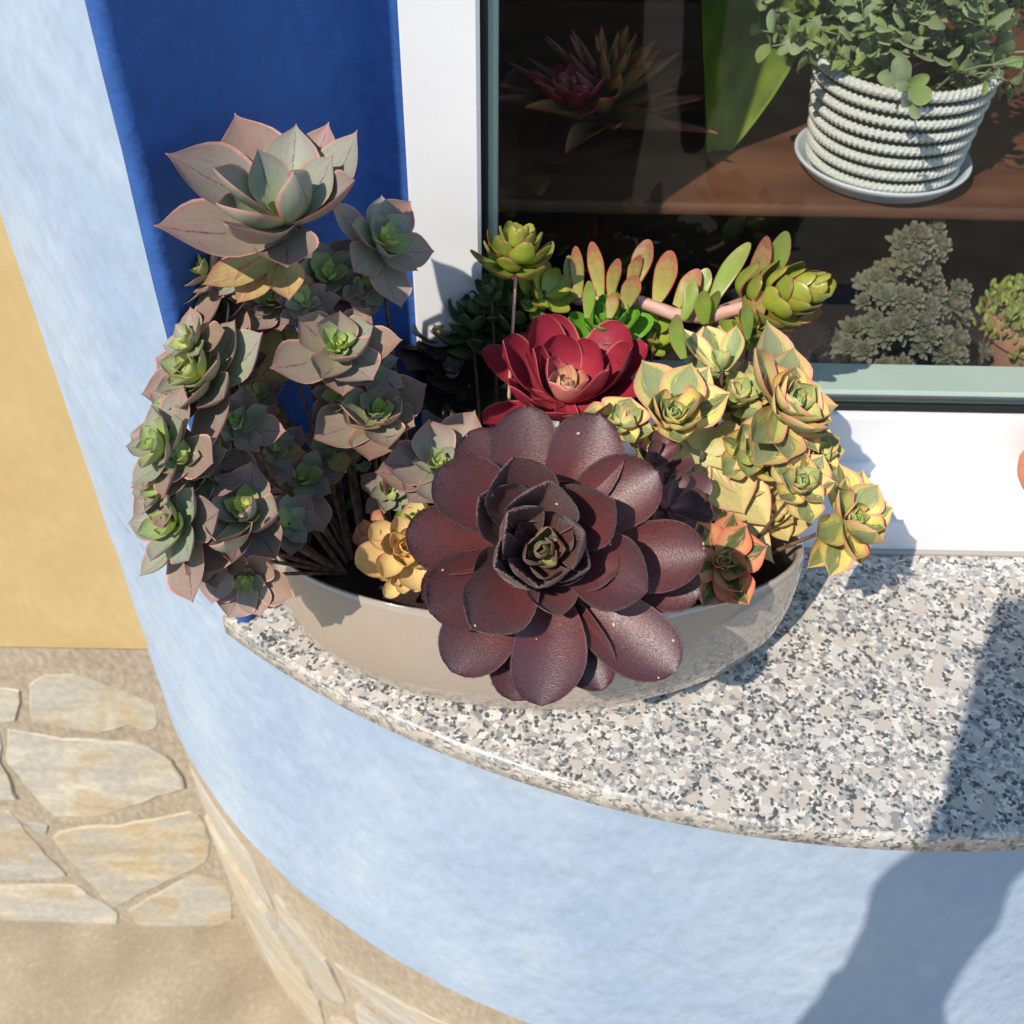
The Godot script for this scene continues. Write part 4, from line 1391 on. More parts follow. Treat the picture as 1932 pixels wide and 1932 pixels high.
	put("grey_rosette", "large lower left rosette with a lime centre hanging over the wall edge", "grey", 461, 962, 0.19, 140, Vector3(-0.05, 0.35, 0.93), 9, {"q1": 0.38, "leaves": tips([
		[728, 692, 340, 22, 0.08, 0.35, 0.8], [768, 1125, 420, 10, 0.05, 0.2, 0.95], [1560, 992, 330, 14, 0.1, 0.55, 0.85], [1578, 582, 330, 34, 0.14, 0.5, 0.75], [608, 350, 330, 12, 0.06, 0.3, 0.9],
		[958, 268, 330, 30, 0.08, 0.35, 0.75], [1285, 125, 330, 30, 0.06, 0.3, 0.7], [860, -80, 430, 12, 0.05, 0.25, 0.85], [1218, 1020, 260, 26, 0.1, 0.5, 0.85], [1115, 820, 300, 46, 0.12, 0.5, 0.55],
		[965, 598, 260, 48, 0.1, 0.55, 0.5], [1330, 520, 230, 62, 0.12, 0.5, 0.4], [1320, 830, 280, 56, 0.14, 0.5, 0.5]], 209, 845, 0.2083, c)})
	put("grey_rosette", "small shaded rosette in the middle beside the dark soil", "grey", 569, 902, 0.155, 68, Vector3(0.1, 0.4, 0.9), 17)
	put("grey_rosette", "mauve rosette at the left below the biggest one, seen from its side", "grey", 388, 572, 0.275, 96, Vector3(-0.45, 0.4, 0.78), 17)
	put("grey_rosette", "pinkish rosette peeping out left behind the biggest rosette", "grey", 378, 508, 0.30, 82, Vector3(-0.5, 0.4, 0.75), 14)
	put("grey_rosette", "wide mauve rosette at the left edge of the clump, above the small water drop one", "grey", 366, 700, 0.26, 116, Vector3(-0.45, 0.4, 0.78), 22)
	put("grey_rosette", "leftmost brownish mauve rosette with pointed tips against the pale wall", "grey", 296, 838, 0.24, 88, Vector3(-0.6, 0.3, 0.72), 18)
	put("grey_rosette", "little pink edged rosette nestled among the leftmost ones", "grey", 345, 866, 0.235, 58, Vector3(-0.25, 0.4, 0.85), 16)
	put("grey_rosette", "mauve rosette left of the large lower left rosette, tips pointing down the wall", "grey", 318, 985, 0.20, 100, Vector3(-0.5, 0.2, 0.82), 17)
	put("grey_rosette", "lowest dark grey rosette nodding over the granite at the left", "grey", 466, 1092, 0.145, 76, Vector3(0.0, -0.25, 0.95), 8, {"q0": 0.1, "q1": 0.5, "leaves": [[-40, 78, 66, 4, 0.05, 0.3, 0.95], [86, 38, 58, 6, 0.05, 0.3, 0.95], [22, 74, 56, 6, 0.05, 0.3, 0.9], [-82, 20, 56, 8, 0.05, 0.3, 0.95], [50, -40, 50, 14, 0.05, 0.3, 0.9], [-40, -46, 52, 14, 0.05, 0.3, 0.9]]})
	c = Vector2(829, 877)
	put("grey_rosette", "rosette half covered by the left edge of the near black one", "grey", 829, 877, 0.165, 100, Vector3(0.0, 0.4, 0.92), 12, {"q1": 0.5, "leaves": [[-119, 12, 72, 8, 0.05, 0.3, 0.9], [-102, 2, 76, 18, 0.06, 0.3, 0.85], [67, -105, 76, 14, 0.05, 0.25, 0.85], [-20, -86, 70, 30, 0.08, 0.4, 0.8], [-55, 70, 74, 6, 0.05, 0.3, 0.9], [10, 80, 66, 20, 0.08, 0.4, 0.85]]})
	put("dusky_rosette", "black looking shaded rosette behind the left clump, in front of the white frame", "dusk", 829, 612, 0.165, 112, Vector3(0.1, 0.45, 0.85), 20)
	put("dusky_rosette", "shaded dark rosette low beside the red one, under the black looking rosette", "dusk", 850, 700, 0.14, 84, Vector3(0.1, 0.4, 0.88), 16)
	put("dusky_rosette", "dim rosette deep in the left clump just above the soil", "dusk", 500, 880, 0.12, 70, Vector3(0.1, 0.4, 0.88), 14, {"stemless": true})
	put("grey_rosette", "rosette between the wide mauve one and the yellow drooping leaf", "grey", 455, 655, 0.235, 62, Vector3(-0.1, 0.4, 0.88), 14)
	put("grey_rosette", "mauve leaves below the leftmost rosettes, pointing down left over the wall", "grey", 392, 1045, 0.165, 72, Vector3(-0.35, -0.05, 0.9), 13, {"q0": 0.35})
	put("grey_rosette", "mauve pointed leaves high on the left edge below the pinkish rosette", "grey", 352, 640, 0.275, 62, Vector3(-0.6, 0.35, 0.7), 12, {"q0": 0.2})
	put("grey_rosette", "grey mauve rosette hidden between the wide mauve one and the water drop one", "grey", 418, 748, 0.225, 58, Vector3(-0.2, 0.3, 0.9), 12)
	put("grey_rosette", "small brownish rosette left of the large lower left one", "grey", 372, 900, 0.21, 60, Vector3(-0.3, 0.35, 0.87), 14)
	for g in [
		["brownish mauve leaves between the two upper left edge rosettes", "grey", 318, 762, 0.245, 58, -0.5],
		["mauve leaves in the gap right of the mauve rosette seen from its side", "grey", 432, 610, 0.26, 54, -0.1],
		["pink edged leaves between the leftmost rosette and the one below it", "grey", 292, 922, 0.215, 56, -0.6],
		["grey mauve leaves just left of the large lower left rosette's upper leaf", "grey", 402, 846, 0.215, 56, -0.2],
		["grey leaves just below the open rosette in the middle of the left clump", "grey", 640, 742, 0.205, 54, 0.1],
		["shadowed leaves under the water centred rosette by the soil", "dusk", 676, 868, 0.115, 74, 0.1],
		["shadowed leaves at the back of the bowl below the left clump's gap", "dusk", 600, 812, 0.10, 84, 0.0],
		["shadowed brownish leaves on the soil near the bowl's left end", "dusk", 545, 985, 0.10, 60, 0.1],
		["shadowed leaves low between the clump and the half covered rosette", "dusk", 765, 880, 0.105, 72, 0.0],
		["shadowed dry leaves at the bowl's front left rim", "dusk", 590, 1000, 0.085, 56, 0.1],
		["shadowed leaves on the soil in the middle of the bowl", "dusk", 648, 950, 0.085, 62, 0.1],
		["grey leaves tucked under the biggest rosette above the open middle one", "grey", 572, 566, 0.285, 50, 0.0],
		["mauve leaves between the biggest rosette and the pinkish one at its left", "grey", 446, 512, 0.305, 50, -0.3],
		["shaded leaves right under the biggest rosette beside the dark tucked rosette", "grey", 690, 535, 0.28, 50, 0.3],
		["leaves left of the small pale lime centred rosette", "grey", 455, 570, 0.27, 48, -0.2],
		["leaves below the side seen mauve rosette, left of the yellow drooping leaf", "grey", 430, 690, 0.24, 50, -0.2],
		["leaves between the wide mauve rosette and the small water drop one", "grey", 484, 742, 0.215, 44, 0.0],
		["leaves in the shade between the open rosette and the water centred one", "grey", 700, 694, 0.225, 50, 0.2],
		["leaves left of the water centred rosette over the dark gap", "grey", 622, 838, 0.165, 50, 0.0],
		["leaves between the small water drop rosette and the small shaded one", "grey", 520, 850, 0.18, 48, 0.0],
		["leaves right of the large lower left rosette above the bowl's rim", "grey", 545, 985, 0.155, 52, 0.2],
		["shadowed leaves beside the half covered rosette above the pale yellow one", "grey", 735, 925, 0.13, 48, 0.0],
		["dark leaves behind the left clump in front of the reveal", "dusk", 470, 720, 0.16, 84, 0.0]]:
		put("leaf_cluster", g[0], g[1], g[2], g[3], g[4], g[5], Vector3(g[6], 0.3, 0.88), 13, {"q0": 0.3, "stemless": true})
	# a cut stem
	var b := soil_under(at_height(566, 905, 0.08))
	var tp := at_height(524, 772, 0.19)
	var cs := thing("cut_stem", "bare brown cut stem standing in the left clump", "stem", b)
	part("stem", tube([Vector3.ZERO, (tp - b) * 0.5 + Vector3(0.002, 0, 0), tp - b], [0.0035, 0.003, 0.0034], 9), M.stem, cs)
	# --- pale yellow rosettes
	put("pale_rosette", "pale yellow rosette at the left edge of the near black one", "pale", 763, 1034, 0.125, 66, Vector3(0.1, 0.2, 0.97), 17)
	put("pale_rosette", "lower pale yellow rosette drooping over the bowl rim beside the near black one", "pale", 758, 1082, 0.105, 40, Vector3(0.1, -0.1, 0.97), 11, {"q0": 0.3, "stemless": true})
	put("pale_rosette", "withered pinkish rosette seen edge on beside the pale yellow one", "pale_dry", 708, 1020, 0.115, 52, Vector3(-0.7, 0.2, 0.5), 10, {"q0": 0.3})
	put("pale_rosette", "tiny fresh green rosette above the pale yellow one", "stonecrop_bright", 774, 969, 0.135, 24, Vector3(0.0, 0.3, 0.95), 8)
	# --- red
	c = Vector2(1066, 741)
	put("red_rosette", "crimson aeonium rosette with a cream centre behind the near black one", "red", 1066, 741, 0.165, 150, Vector3(0.0, 0.62, 0.78), 9, {"q0": 0.0, "q1": 0.36, "leaves": tips([
		[870, 1110, 520, 38, 0.12, 0.4, 0.9], [800, 1150, 380, 46, 0.12, 0.5, 0.8], [500, 1390, 430, 40, 0.16, 0.55, 0.9], [765, 1465, 300, 56, 0.14, 0.6, 0.7], [980, 1320, 390, 58, 0.14, 0.4, 0.65],
		[1610, 1235, 520, 34, 0.1, 0.35, 0.9], [1330, 1400, 470, 52, 0.14, 0.4, 0.6], [1790, 1400, 400, 24, 0.08, 0.35, 0.9], [1620, 1480, 400, 44, 0.16, 0.5, 0.8], [310, 1420, 340, 16, 0.06, 0.3, 0.9],
		[330, 2090, 360, 6, 0.08, 0.3, 0.95], [560, 1820, 320, 34, 0.16, 0.5, 0.9], [830, 2050, 420, 26, 0.14, 0.45, 0.8], [1250, 2080, 460, 26, 0.14, 0.4, 0.8], [1700, 1850, 420, 16, 0.1, 0.4, 0.9], [1400, 1690, 330, 52, 0.14, 0.5, 0.6], [900, 1540, 260, 62, 0.12, 0.5, 0.4]], 845, 362, 0.2083, c)})
	# --- variegated
	c = Vector2(1268, 782)
	put("striped_rosette", "cream and green striped rosette with a tight pale green bud", "striped", 1268, 782, 0.185, 100, Vector3(0.0, 0.4, 0.9), 11, {"q1": 0.4, "leaves": tips([
		[188, 1090, 300, 14, 0.05, 0.25, 0.9], [545, 1135, 290, 30, 0.06, 0.25, 0.8], [830, 1350, 300, 16, 0.05, 0.25, 0.9], [700, 1130, 260, 10, 0.05, 0.3, 0.9], [200, 1470, 240, 40, 0.14, 0.5, 0.75], [440, 1735, 260, 16, 0.12, 0.5, 0.85],
		[580, 1560, 220, 44, 0.14, 0.5, 0.7], [245, 1400, 220, 52, 0.12, 0.5, 0.6], [560, 1400, 230, 66, 0.12, 0.5, 0.6]], 1167, 402.5, 0.25, c)})
	put("old_striped_leaves", "spotted cream old leaves hanging below the striped rosettes", "striped_old", 1330, 850, 0.155, 110, Vector3(0.0, 0.3, 0.95), 0, {"leaves": [[-30, 130, 80, -14, 0.02, 0.25, 0.9], [10, 135, 78, -12, 0.02, 0.3, 0.9], [70, 118, 92, -4, 0.02, 0.3, 0.9], [122, 142, 84, -8, 0.02, 0.3, 0.9], [-95, 60, 80, -2, 0.03, 0.3, 0.9], [150, 60, 76, -10, 0.03, 0.3, 0.9], [135, 210, 70, -14, 0.03, 0.3, 0.9], [-74, -24, 80, 12, 0.03, 0.3, 0.9], [16, -46, 84, 16, 0.03, 0.3, 0.9], [92, -22, 84, 8, 0.03, 0.3, 0.9], [-60, 100, 80, -8, 0.02, 0.3, 0.9]]})
	c = Vector2(1490, 762)
	put("striped_rosette", "biggest cream and green striped rosette, leaves fanned up towards the window", "striped", 1490, 762, 0.195, 130, Vector3(0.35, 0.4, 0.84), 16, {"q1": 0.66, "leaves": tips([
		[1110, 812, 330, 20, 0.03, 0.25, 0.9], [1330, 1000, 330, 22, 0.04, 0.25, 0.9], [1340, 1150, 300, 30, 0.06, 0.3, 0.8], [1532, 1292, 300, 24, 0.05, 0.25, 0.85], [1590, 1570, 330, 20, 0.06, 0.3, 0.85], [1350, 1655, 330, 40, 0.12, 0.4, 0.8],
		[1222, 1868, 280, 6, 0.06, 0.35, 0.9], [1270, 1480, 320, 56, 0.12, 0.35, 0.7], [950, 1070, 240, 34, 0.12, 0.6, 0.8], [930, 1740, 260, 8, 0.08, 0.6, 0.95], [1000, 1900, 300, -6, 0.04, 0.3, 0.95], [1400, 1880, 200, 0, 0.05, 0.3, 0.9], [1235, 1250, 220, 52, 0.1, 0.5, 0.6], [1630, 1640, 240, 4, 0.05, 0.3, 0.95], [1500, 1800, 220, 2, 0.05, 0.3, 0.95]], 1167, 402.5, 0.25, c)})
	put("striped_rosette", "upright striped rosette below the pink stonecrop stem", "striped", 1362, 690, 0.195, 100, Vector3(-0.1, 0.75, 0.5), 4, {"q1": 0.3, "leaves": [[-20, -92, 62, 20, 0.04, 0.25, 0.8], [-66, -80, 40, 24, 0.06, 0.5, 0.85], [6, -116, 54, 12, 0.04, 0.3, 0.9], [30, -80, 40, 40, 0.1, 0.4, 0.8], [-70, -22, 54, 10, 0.06, 0.3, 0.9]]})
	put("striped_rosette", "small tight striped rosette between the biggest striped one and the lower right one", "striped", 1510, 914, 0.165, 58, Vector3(0.1, 0.45, 0.88), 16)
	c = Vector2(1608, 978)
	put("striped_rosette", "rightmost pink edged striped rosette leaning out over the granite", "striped", 1608, 978, 0.135, 88, Vector3(0.25, 0.3, 0.92), 8, {"q1": 0.3, "leaves": tips([
		[1762, 770, 250, 16, 0.05, 0.25, 0.9], [1632, 592, 250, 26, 0.06, 0.3, 0.85], [1335, 430, 270, 14, 0.05, 0.3, 0.9], [1560, 480, 240, 10, 0.05, 0.3, 0.9], [1630, 1030, 260, 24, 0.1, 0.4, 0.85], [1480, 1200, 200, 2, 0.05, 0.3, 0.95],
		[1210, 1278, 260, 4, 0.03, 0.25, 0.9], [1065, 1220, 200, -4, 0.05, 0.6, 0.95], [1075, 990, 220, 20, 0.08, 0.4, 0.9], [1338, 1140, 200, 34, 0.12, 0.6, 0.85], [1370, 1010, 250, 60, 0.12, 0.4, 0.6], [1620, 920, 220, 50, 0.12, 0.45, 0.6], [1280, 640, 220, 40, 0.1, 0.6, 0.8], [1440, 730, 180, 60, 0.1, 0.5, 0.6], [1660, 960, 240, 6, 0.06, 0.4, 0.9]], 1248, 765, 0.25, c)})
	c = Vector2(1362, 1060)
	put("striped_rosette", "shaded orange pink striped rosette beside the near black one, above the bowl", "striped_pink", 1362, 1060, 0.125, 80, Vector3(0.0, 0.15, 0.98), 9, {"q1": 0.36, "leaves": tips([
		[792, 1060, 270, 12, 0.05, 0.3, 0.9], [640, 1492, 260, 12, 0.06, 0.3, 0.9], [290, 1508, 260, 10, 0.05, 0.3, 0.9], [545, 800, 250, 12, 0.05, 0.3, 0.9], [630, 900, 220, 20, 0.05, 0.3, 0.8], [262, 870, 240, 16, 0.05, 0.3, 0.9], [180, 1180, 230, 20, 0.06, 0.3, 0.9], [560, 1390, 220, 36, 0.1, 0.5, 0.8], [620, 1230, 200, 44, 0.1, 0.5, 0.7]], 1248, 765, 0.25, c)})
	put("striped_rosette", "striped rosette peeping out between the red and the near black ones", "striped", 1172, 796, 0.17, 66, Vector3(0.0, 0.4, 0.9), 10, {"q0": 0.35, "leaves": [[20, -48, 80, 14, 0.05, 0.25, 0.9], [-80, -10, 60, 8, 0.05, 0.3, 0.9]]})
	put("striped_rosette", "striped leaves filling the gap between the tight bud one and the biggest striped one", "striped", 1392, 745, 0.172, 62, Vector3(0.0, 0.5, 0.85), 14, {"q0": 0.2})
	put("striped_rosette", "striped rosette below the biggest one, leaves turned down towards the bowl", "striped", 1425, 852, 0.160, 62, Vector3(0.05, 0.15, 0.97), 13, {"q0": 0.3})
	put("striped_rosette", "small striped rosette under the right side of the biggest striped one", "striped", 1545, 850, 0.165, 44, Vector3(0.4, 0.2, 0.88), 14, {"q0": 0.2})
	put("striped_rosette", "faded striped leaves low between the cream old leaves and the rightmost rosette", "striped_old", 1462, 965, 0.115, 50, Vector3(0.1, 0.2, 0.95), 11, {"q0": 0.3})
	put("striped_rosette", "few striped leaves under the tight bud rosette beside the dark offshoots", "striped", 1235, 850, 0.150, 46, Vector3(-0.1, 0.2, 0.95), 9, {"q0": 0.5})
	# --- stonecrops by the window
	put("stonecrop", "glossy green stonecrop head leaning right on its pink stem before the glass", "stonecrop_head", 1532, 545, 0.235, 62, Vector3(0.72, 0.08, 0.65), 34, {"stem_mat": "pink_stem", "stem": 0.0045, "root": at_height(1330, 600, 0.20)})
	put("stonecrop", "upright yellow green stonecrop head in front of the window's left jamb", "stonecrop_open", 976, 462, 0.258, 62, Vector3(0.05, 0.85, 0.5), 22, {"stem_mat": "pink_stem"})
	put("stonecrop", "bright fresh green stonecrop rosette just behind the red one", "stonecrop_bright", 1148, 604, 0.195, 58, Vector3(0.0, 0.45, 0.88), 22)
	put("stonecrop", "olive stonecrop cluster hanging below the pink stem", "stonecrop", 1238, 618, 0.185, 46, Vector3(0.1, 0.2, 0.9), 12, {"q0": 0.4})
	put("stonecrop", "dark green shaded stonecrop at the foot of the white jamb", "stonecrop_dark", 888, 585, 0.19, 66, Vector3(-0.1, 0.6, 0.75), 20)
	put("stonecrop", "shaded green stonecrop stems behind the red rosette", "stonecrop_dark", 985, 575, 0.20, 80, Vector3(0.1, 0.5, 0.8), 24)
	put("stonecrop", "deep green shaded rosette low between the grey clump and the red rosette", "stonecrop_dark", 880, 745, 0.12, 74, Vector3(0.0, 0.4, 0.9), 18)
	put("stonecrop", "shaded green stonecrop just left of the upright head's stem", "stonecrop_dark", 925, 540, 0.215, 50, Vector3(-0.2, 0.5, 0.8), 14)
	put("stonecrop", "drooping olive stonecrop right of the upright head's stem", "stonecrop_open", 1030, 545, 0.215, 50, Vector3(0.3, 0.3, 0.85), 12, {"q0": 0.3})
	put("stonecrop", "small green stonecrop under the glossy head on the right", "stonecrop_open", 1420, 612, 0.205, 44, Vector3(0.1, 0.3, 0.9), 12, {"q0": 0.2})
	# upright reddish leaves along the creeping stem: [tip x, y, base x, y, width]
	var root := at_height(1200, 572, 0.20)
	var cr := thing("stonecrop", "row of upright red edged fleshy leaves along the creeping pink stem", "succulent", root)
	for g in [[1085, 474, 1092, 562, 30], [1072, 490, 1086, 560, 26], [1114, 468, 1134, 558, 32], [1164, 500, 1152, 560, 28], [1222, 462, 1198, 536, 44], [1206, 490, 1190, 545, 30], [1198, 528, 1178, 582, 40], [1262, 486, 1240, 568, 52], [1317, 516, 1276, 578, 42], [1332, 514, 1316, 572, 36], [1306, 536, 1290, 602, 30], [1272, 604, 1290, 676, 34], [1110, 540, 1108, 600, 26], [1060, 590, 1030, 540, 40], [1046, 560, 1010, 510, 34], [1322, 560, 1330, 610, 36], [1350, 560, 1338, 600, 30], [1155, 560, 1150, 600, 26], [1412, 466, 1340, 578, 40], [1442, 457, 1402, 560, 44], [1476, 450, 1440, 540, 44], [1396, 584, 1410, 640, 36], [1430, 560, 1424, 620, 34], [1505, 624, 1440, 600, 40], [1545, 598, 1470, 590, 44]]:
		var h := at_height(g[2], g[3], 0.205)
		var px := far_of(h) / FOCAL
		var to: Vector3 = rt * ((g[0] - g[2]) * px) - up * ((g[1] - g[3]) * px) - fw * rng.randf_range(0.002, 0.012) + Vector3(0, 0.003, 0)
		var lf := part("leaf", leaf_mesh("egg", to, -fw + Vector3(rng.randf_range(-0.7, 0.7), 0.3, 0), g[4] * px, rng.randf_range(-0.04, 0.08), 0.15, 0.0028, 0.0, 0.0, tone(), tone()), pick(KINDS.stonecrop_red.mats, rng.randf()), cr)
		lf.position = h - root
	var line := []
	for g in [[1040, 545], [1090, 566], [1150, 566], [1210, 570], [1270, 592], [1330, 600], [1400, 572]]:
		line.append(at_height(g[0], g[1], 0.20) - root)
	part("stem", tube(line, [0.003, 0.004, 0.0045, 0.0048, 0.005, 0.005, 0.0045], 10), M.pink_stem, cr)

# water held in rosette hearts, flakes of dirt
func droplets() -> void:
	var clear := StandardMaterial3D.new()
	clear.albedo_color = Color(1, 1, 1, 0.0)
	clear.refraction_enabled = true
	clear.refraction_scale = 0.033
	clear.roughness = 0.0
	for g in [[711, 788, 0.216, 0.0034, "water drop in the heart of the grey green rosette beside the blue gap"], [459, 973, 0.206, 0.0030, "water drop in the lime heart of the large lower left rosette"], [447, 806, 0.236, 0.0026, "water drop in the small rosette next to the cut stem"]]:
		var o := part("water_drop", lathe([Vector2(0.0001, -0.4 * g[3]), Vector2(0.8 * g[3], -0.3 * g[3]), Vector2(g[3], 0.1 * g[3]), Vector2(0.75 * g[3], 0.6 * g[3]), Vector2(0.35 * g[3], 0.8 * g[3]), Vector2(0.0001, 0.85 * g[3])], 20), clear)
		o.position = at_height(g[0], g[1], g[2])
		tag(o, g[4], "water drop")

# pale flakes that lie on a leaf
func flecks(o: Node3D, many: int) -> void:
	var leaves := o.find_children("leaf*", "MeshInstance3D", false, false)
	var shapes := []
	for i in 3:
		shapes.append(blob(0.0011, 300 + i, 0.6, Vector3(1.0, 0.35, 0.7)))
	for i in many:
		var lf: MeshInstance3D = leaves[rng.randi() % mini(26, leaves.size())]
		var a := lf.mesh.surface_get_arrays(0)
		var k := rng.randi_range(5, US.size() - 2) * VS.size() + rng.randi_range(2, 6)
		var n: Vector3 = a[Mesh.ARRAY_NORMAL][k]
		var f := part("fleck", shapes[i % 3], M.fleck, o)
		var x := n.cross(Vector3(rng.randf_range(-1, 1), rng.randf_range(-1, 1), 0.3)).normalized()
		f.transform = Transform3D(Basis(x, n, x.cross(n)).scaled(Vector3.ONE * rng.randf_range(0.45, 1.1)), lf.position + (a[Mesh.ARRAY_VERTEX][k] as Vector3) + n * 0.0003)

func ornament() -> void:
	# rounded terracotta ornament that just enters at the right
	var p := at_height(1986, 880, 0.0655)
	var o := part("clay_gourd", lathe([Vector2(0.001, -0.0258), Vector2(0.011, -0.0256), Vector2(0.019, -0.020), Vector2(0.0245, -0.010), Vector2(0.026, -0.001), Vector2(0.0240, 0.008), Vector2(0.0185, 0.0165), Vector2(0.0135, 0.023), Vector2(0.0095, 0.031), Vector2(0.006, 0.0345), Vector2(0.001, 0.0355)], 40), M.clay)
	o.position = p
	tag(o, "rounded terracotta coloured ornament on the white window ledge at the right edge", "ornament")

# ---------------------------------------------------------------- the person who holds the phone (their shadow falls on the sill)
# bones: [from, to, radius at from, radius at to]; joined smoothly and meshed as surface nets
func flesh(bones: Array, cell: float, soft: float) -> ArrayMesh:
	var lo := Vector3(INF, INF, INF)
	var hi := -lo
	for b in bones:
		for k in 2:
			var p: Vector3 = b[k]
			var r: float = b[2 + k] + cell * 3.0
			lo = lo.min(p - Vector3.ONE * r)
			hi = hi.max(p + Vector3.ONE * r)
	var n := Vector3i(((hi - lo) / cell).ceil()) + Vector3i.ONE
	var field := PackedFloat32Array()
	field.resize(n.x * n.y * n.z)
	field.fill(9.0)
	for b in bones:
		var a: Vector3 = b[0]
		var e: Vector3 = b[1]
		var reach_ := maxf(b[2], b[3]) + soft + cell * 2.0
		var q0 := Vector3i(((a.min(e) - Vector3.ONE * reach_ - lo) / cell).floor()).clamp(Vector3i.ZERO, n - Vector3i.ONE)
		var q1 := Vector3i(((a.max(e) + Vector3.ONE * reach_ - lo) / cell).ceil()).clamp(Vector3i.ZERO, n - Vector3i.ONE)
		var ab := e - a
		var ll := maxf(ab.length_squared(), 1e-9)
		for z in range(q0.z, q1.z + 1):
			for y in range(q0.y, q1.y + 1):
				for x in range(q0.x, q1.x + 1):
					var p := lo + Vector3(x, y, z) * cell
					var t := clampf((p - a).dot(ab) / ll, 0.0, 1.0)
					var d := p.distance_to(a + ab * t) - lerpf(b[2], b[3], t)
					var i := (z * n.y + y) * n.x + x
					var f := field[i]
					var h := maxf(soft - absf(f - d), 0.0) / soft
					field[i] = minf(f, d) - h * h * soft * 0.25
	var at := {}
	var verts := PackedVector3Array()
	var nrm := PackedVector3Array()
	var idx := PackedInt32Array()
	var sx := 1
	var sy := n.x
	var sz := n.x * n.y
	for z in n.z - 1:
		for y in n.y - 1:
			for x in n.x - 1:
				var i := z * sz + y * sy + x
				var c := [field[i], field[i + sx], field[i + sy], field[i + sx + sy], field[i + sz], field[i + sx + sz], field[i + sy + sz], field[i + sx + sy + sz]]
				var inside := 0
				for k in 8:
					if c[k] < 0.0:
						inside += 1
				if inside == 0 or inside == 8:
					continue
				var sum := Vector3.ZERO
				var count := 0
				for g in [[0, 1], [2, 3], [4, 5], [6, 7], [0, 2], [1, 3], [4, 6], [5, 7], [0, 4], [1, 5], [2, 6], [3, 7]]:
					var u: float = c[g[0]]
					var w: float = c[g[1]]
					if (u < 0.0) != (w < 0.0):
						var pa := Vector3(g[0] & 1, (g[0] >> 1) & 1, g[0] >> 2)
						var pb := Vector3(g[1] & 1, (g[1] >> 1) & 1, g[1] >> 2)
						sum += pa.lerp(pb, u / (u - w))
						count += 1
				at[i] = verts.size()
				verts.append(lo + (Vector3(x, y, z) + sum / count) * cell)
				nrm.append(Vector3(c[1] + c[3] + c[5] + c[7] - c[0] - c[2] - c[4] - c[6], c[2] + c[3] + c[6] + c[7] - c[0] - c[1] - c[4] - c[5], c[4] + c[5] + c[6] + c[7] - c[0] - c[1] - c[2] - c[3]).normalized())
	for i: int in at:
		for ax in [[sx, sy, sz], [sy, sz, sx], [sz, sx, sy]]:
			var a: bool = field[i] < 0.0
			var b: bool = field[i + ax[0]] < 0.0
			if a == b or not (at.has(i - ax[1]) and at.has(i - ax[2]) and at.has(i - ax[1] - ax[2])):
				continue
			var q := [at[i], at[i - ax[1]], at[i - ax[1] - ax[2]], at[i - ax[2]]]
			if a:
				idx.append_array([q[0], q[1], q[2], q[0], q[2], q[3]])
			else:
				idx.append_array([q[0], q[2], q[1], q[0], q[3], q[2]])
	return arrays(verts, nrm, PackedVector2Array(), PackedColorArray(), idx)

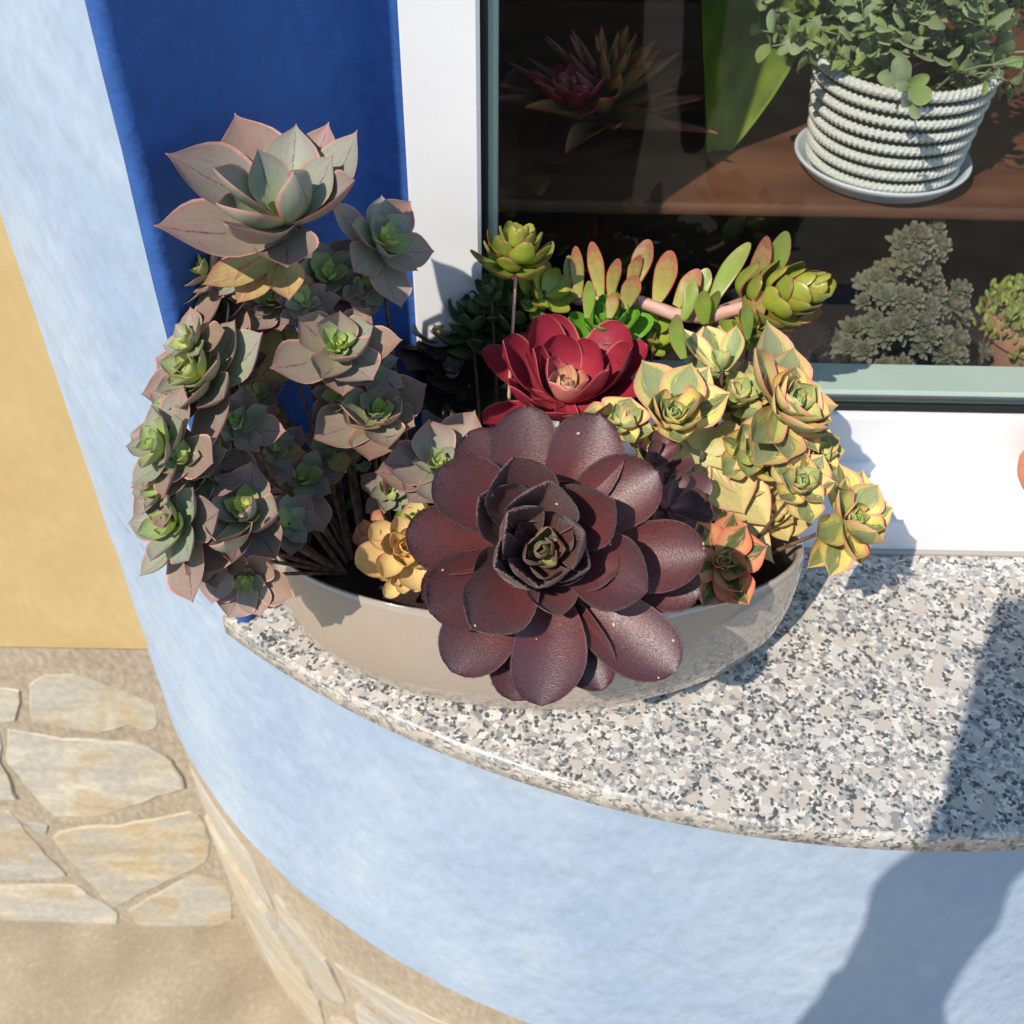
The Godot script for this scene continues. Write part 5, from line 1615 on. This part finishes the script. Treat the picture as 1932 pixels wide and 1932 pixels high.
func photographer() -> void:
	var o := thing("person", "person in a grey top holding a phone up in front of the window", "person", Vector3(0.02, GROUND, 0.36))
	var off := o.position
	var skin := mat(null, 0.55, c8(206, 158, 130))
	var cloth := mat(null, 0.9, c8(96, 100, 108))
	var trousers := mat(null, 0.9, c8(58, 64, 78))
	var moved := func(list: Array) -> Array:
		var r := []
		for b in list:
			r.append([b[0] - off, b[1] - off, b[2], b[3]])
		return r
	var V := func(x: float, y: float, z: float) -> Vector3: return Vector3(x, y, z)
	# body: head, neck, bare forearm and the other arm
	part("body", flesh(moved.call([
		[V.call(0.06, 0.69, 0.40), V.call(0.06, 0.62, 0.385), 0.083, 0.062], [V.call(0.06, 0.715, 0.385), V.call(0.06, 0.66, 0.36), 0.078, 0.05],
		[V.call(0.06, 0.66, 0.315), V.call(0.06, 0.645, 0.312), 0.010, 0.013],
		[V.call(-0.012, 0.675, 0.40), V.call(-0.016, 0.655, 0.40), 0.014, 0.010], [V.call(0.132, 0.675, 0.40), V.call(0.136, 0.655, 0.40), 0.014, 0.010],
		[V.call(0.06, 0.61, 0.42), V.call(0.06, 0.50, 0.43), 0.055, 0.06], [V.call(-0.055, 0.31, 0.10), V.call(-0.02, 0.46, 0.048), 0.043, 0.037], [V.call(-0.02, 0.46, 0.048), V.call(0.0, 0.548, 0.03), 0.035, 0.028], [V.call(0.0, 0.548, 0.03), V.call(0.012, 0.60, 0.028), 0.029, 0.030],
		[V.call(0.30, 0.12, 0.46), V.call(0.30, -0.12, 0.40), 0.042, 0.028], [V.call(0.30, -0.12, 0.40), V.call(0.30, -0.2, 0.385), 0.027, 0.022]]), 0.011, 0.03), skin, o)
	part("hair", flesh(moved.call([[V.call(0.06, 0.73, 0.41), V.call(0.06, 0.69, 0.43), 0.090, 0.086], [V.call(0.06, 0.765, 0.37), V.call(0.06, 0.76, 0.42), 0.052, 0.07]]), 0.014, 0.03), mat(null, 0.7, c8(52, 38, 30)), o)
	part("top", flesh(moved.call([
		[V.call(0.06, 0.43, 0.43), V.call(0.06, 0.15, 0.42), 0.125, 0.14], [V.call(0.06, 0.15, 0.42), V.call(0.06, -0.06, 0.43), 0.13, 0.145], [V.call(-0.10, 0.44, 0.43), V.call(0.22, 0.44, 0.43), 0.075, 0.075],
		[V.call(-0.12, 0.43, 0.42), V.call(-0.062, 0.27, 0.13), 0.066, 0.056], [V.call(-0.062, 0.27, 0.13), V.call(-0.05, 0.35, 0.09), 0.055, 0.046], [V.call(0.24, 0.43, 0.44), V.call(0.30, 0.13, 0.46), 0.066, 0.053]]), 0.015, 0.05), cloth, o)
	part("trousers", flesh(moved.call([[V.call(0.06, -0.08, 0.43), V.call(0.06, -0.14, 0.43), 0.142, 0.14], [V.call(-0.01, -0.16, 0.43), V.call(-0.02, -0.50, 0.44), 0.09, 0.062], [V.call(0.13, -0.16, 0.43), V.call(0.14, -0.50, 0.44), 0.09, 0.062], [V.call(-0.02, -0.50, 0.44), V.call(-0.02, -0.88, 0.47), 0.062, 0.048], [V.call(0.14, -0.50, 0.44), V.call(0.14, -0.88, 0.47), 0.062, 0.048]]), 0.017, 0.05), trousers, o)
	for s in [-0.02, 0.14]:
		part("shoe", flesh(moved.call([[V.call(s, -0.905, 0.49), V.call(s, -0.91, 0.36), 0.044, 0.038], [V.call(s, -0.87, 0.475), V.call(s, -0.9, 0.43), 0.045, 0.042]]), 0.013, 0.03), mat(null, 0.6, c8(40, 38, 38)), o)
	# the hand round the phone: four fingers behind its right edge, thumb on the left
	part("hand", flesh(moved.call([
		[V.call(0.006, 0.575, 0.03), V.call(0.012, 0.640, 0.034), 0.026, 0.027], [V.call(0.03, 0.59, 0.03), V.call(0.036, 0.655, 0.034), 0.018, 0.016],
		[V.call(0.034, 0.665, 0.034), V.call(0.047, 0.672, 0.022), 0.010, 0.009], [V.call(0.047, 0.672, 0.022), V.call(0.044, 0.674, 0.002), 0.009, 0.008],
		[V.call(0.034, 0.643, 0.034), V.call(0.048, 0.649, 0.022), 0.010, 0.009], [V.call(0.048, 0.649, 0.022), V.call(0.045, 0.650, 0.000), 0.009, 0.008],
		[V.call(0.034, 0.620, 0.034), V.call(0.047, 0.625, 0.022), 0.010, 0.009], [V.call(0.047, 0.625, 0.022), V.call(0.044, 0.626, 0.002), 0.009, 0.008],
		[V.call(0.032, 0.598, 0.034), V.call(0.044, 0.602, 0.022), 0.009, 0.008], [V.call(0.044, 0.602, 0.022), V.call(0.042, 0.603, 0.006), 0.008, 0.007],
		[V.call(-0.008, 0.595, 0.034), V.call(-0.036, 0.635, 0.030), 0.014, 0.011], [V.call(-0.036, 0.635, 0.030), V.call(-0.044, 0.668, 0.022), 0.010, 0.008]]), 0.0045, 0.008), skin, o)
	var ph := thing("phone", "black phone held upright in the person's hand", "phone", Vector3(0.0, 0.57, 0.016))
	var tilt := Basis(Vector3.RIGHT, -0.35)
	var p1 := part("phone_case", slab(Vector3(-0.038, 0.0, -0.004), Vector3(0.038, 0.165, 0.005), 0.003), mat(null, 0.4, c8(28, 28, 30)), ph)
	p1.basis = tilt
	var p2 := part("screen", slab(Vector3(-0.035, 0.004, 0.0052), Vector3(0.035, 0.161, 0.0056), 0.0001), mat(null, 0.1, c8(20, 22, 26)), ph)
	p2.basis = tilt
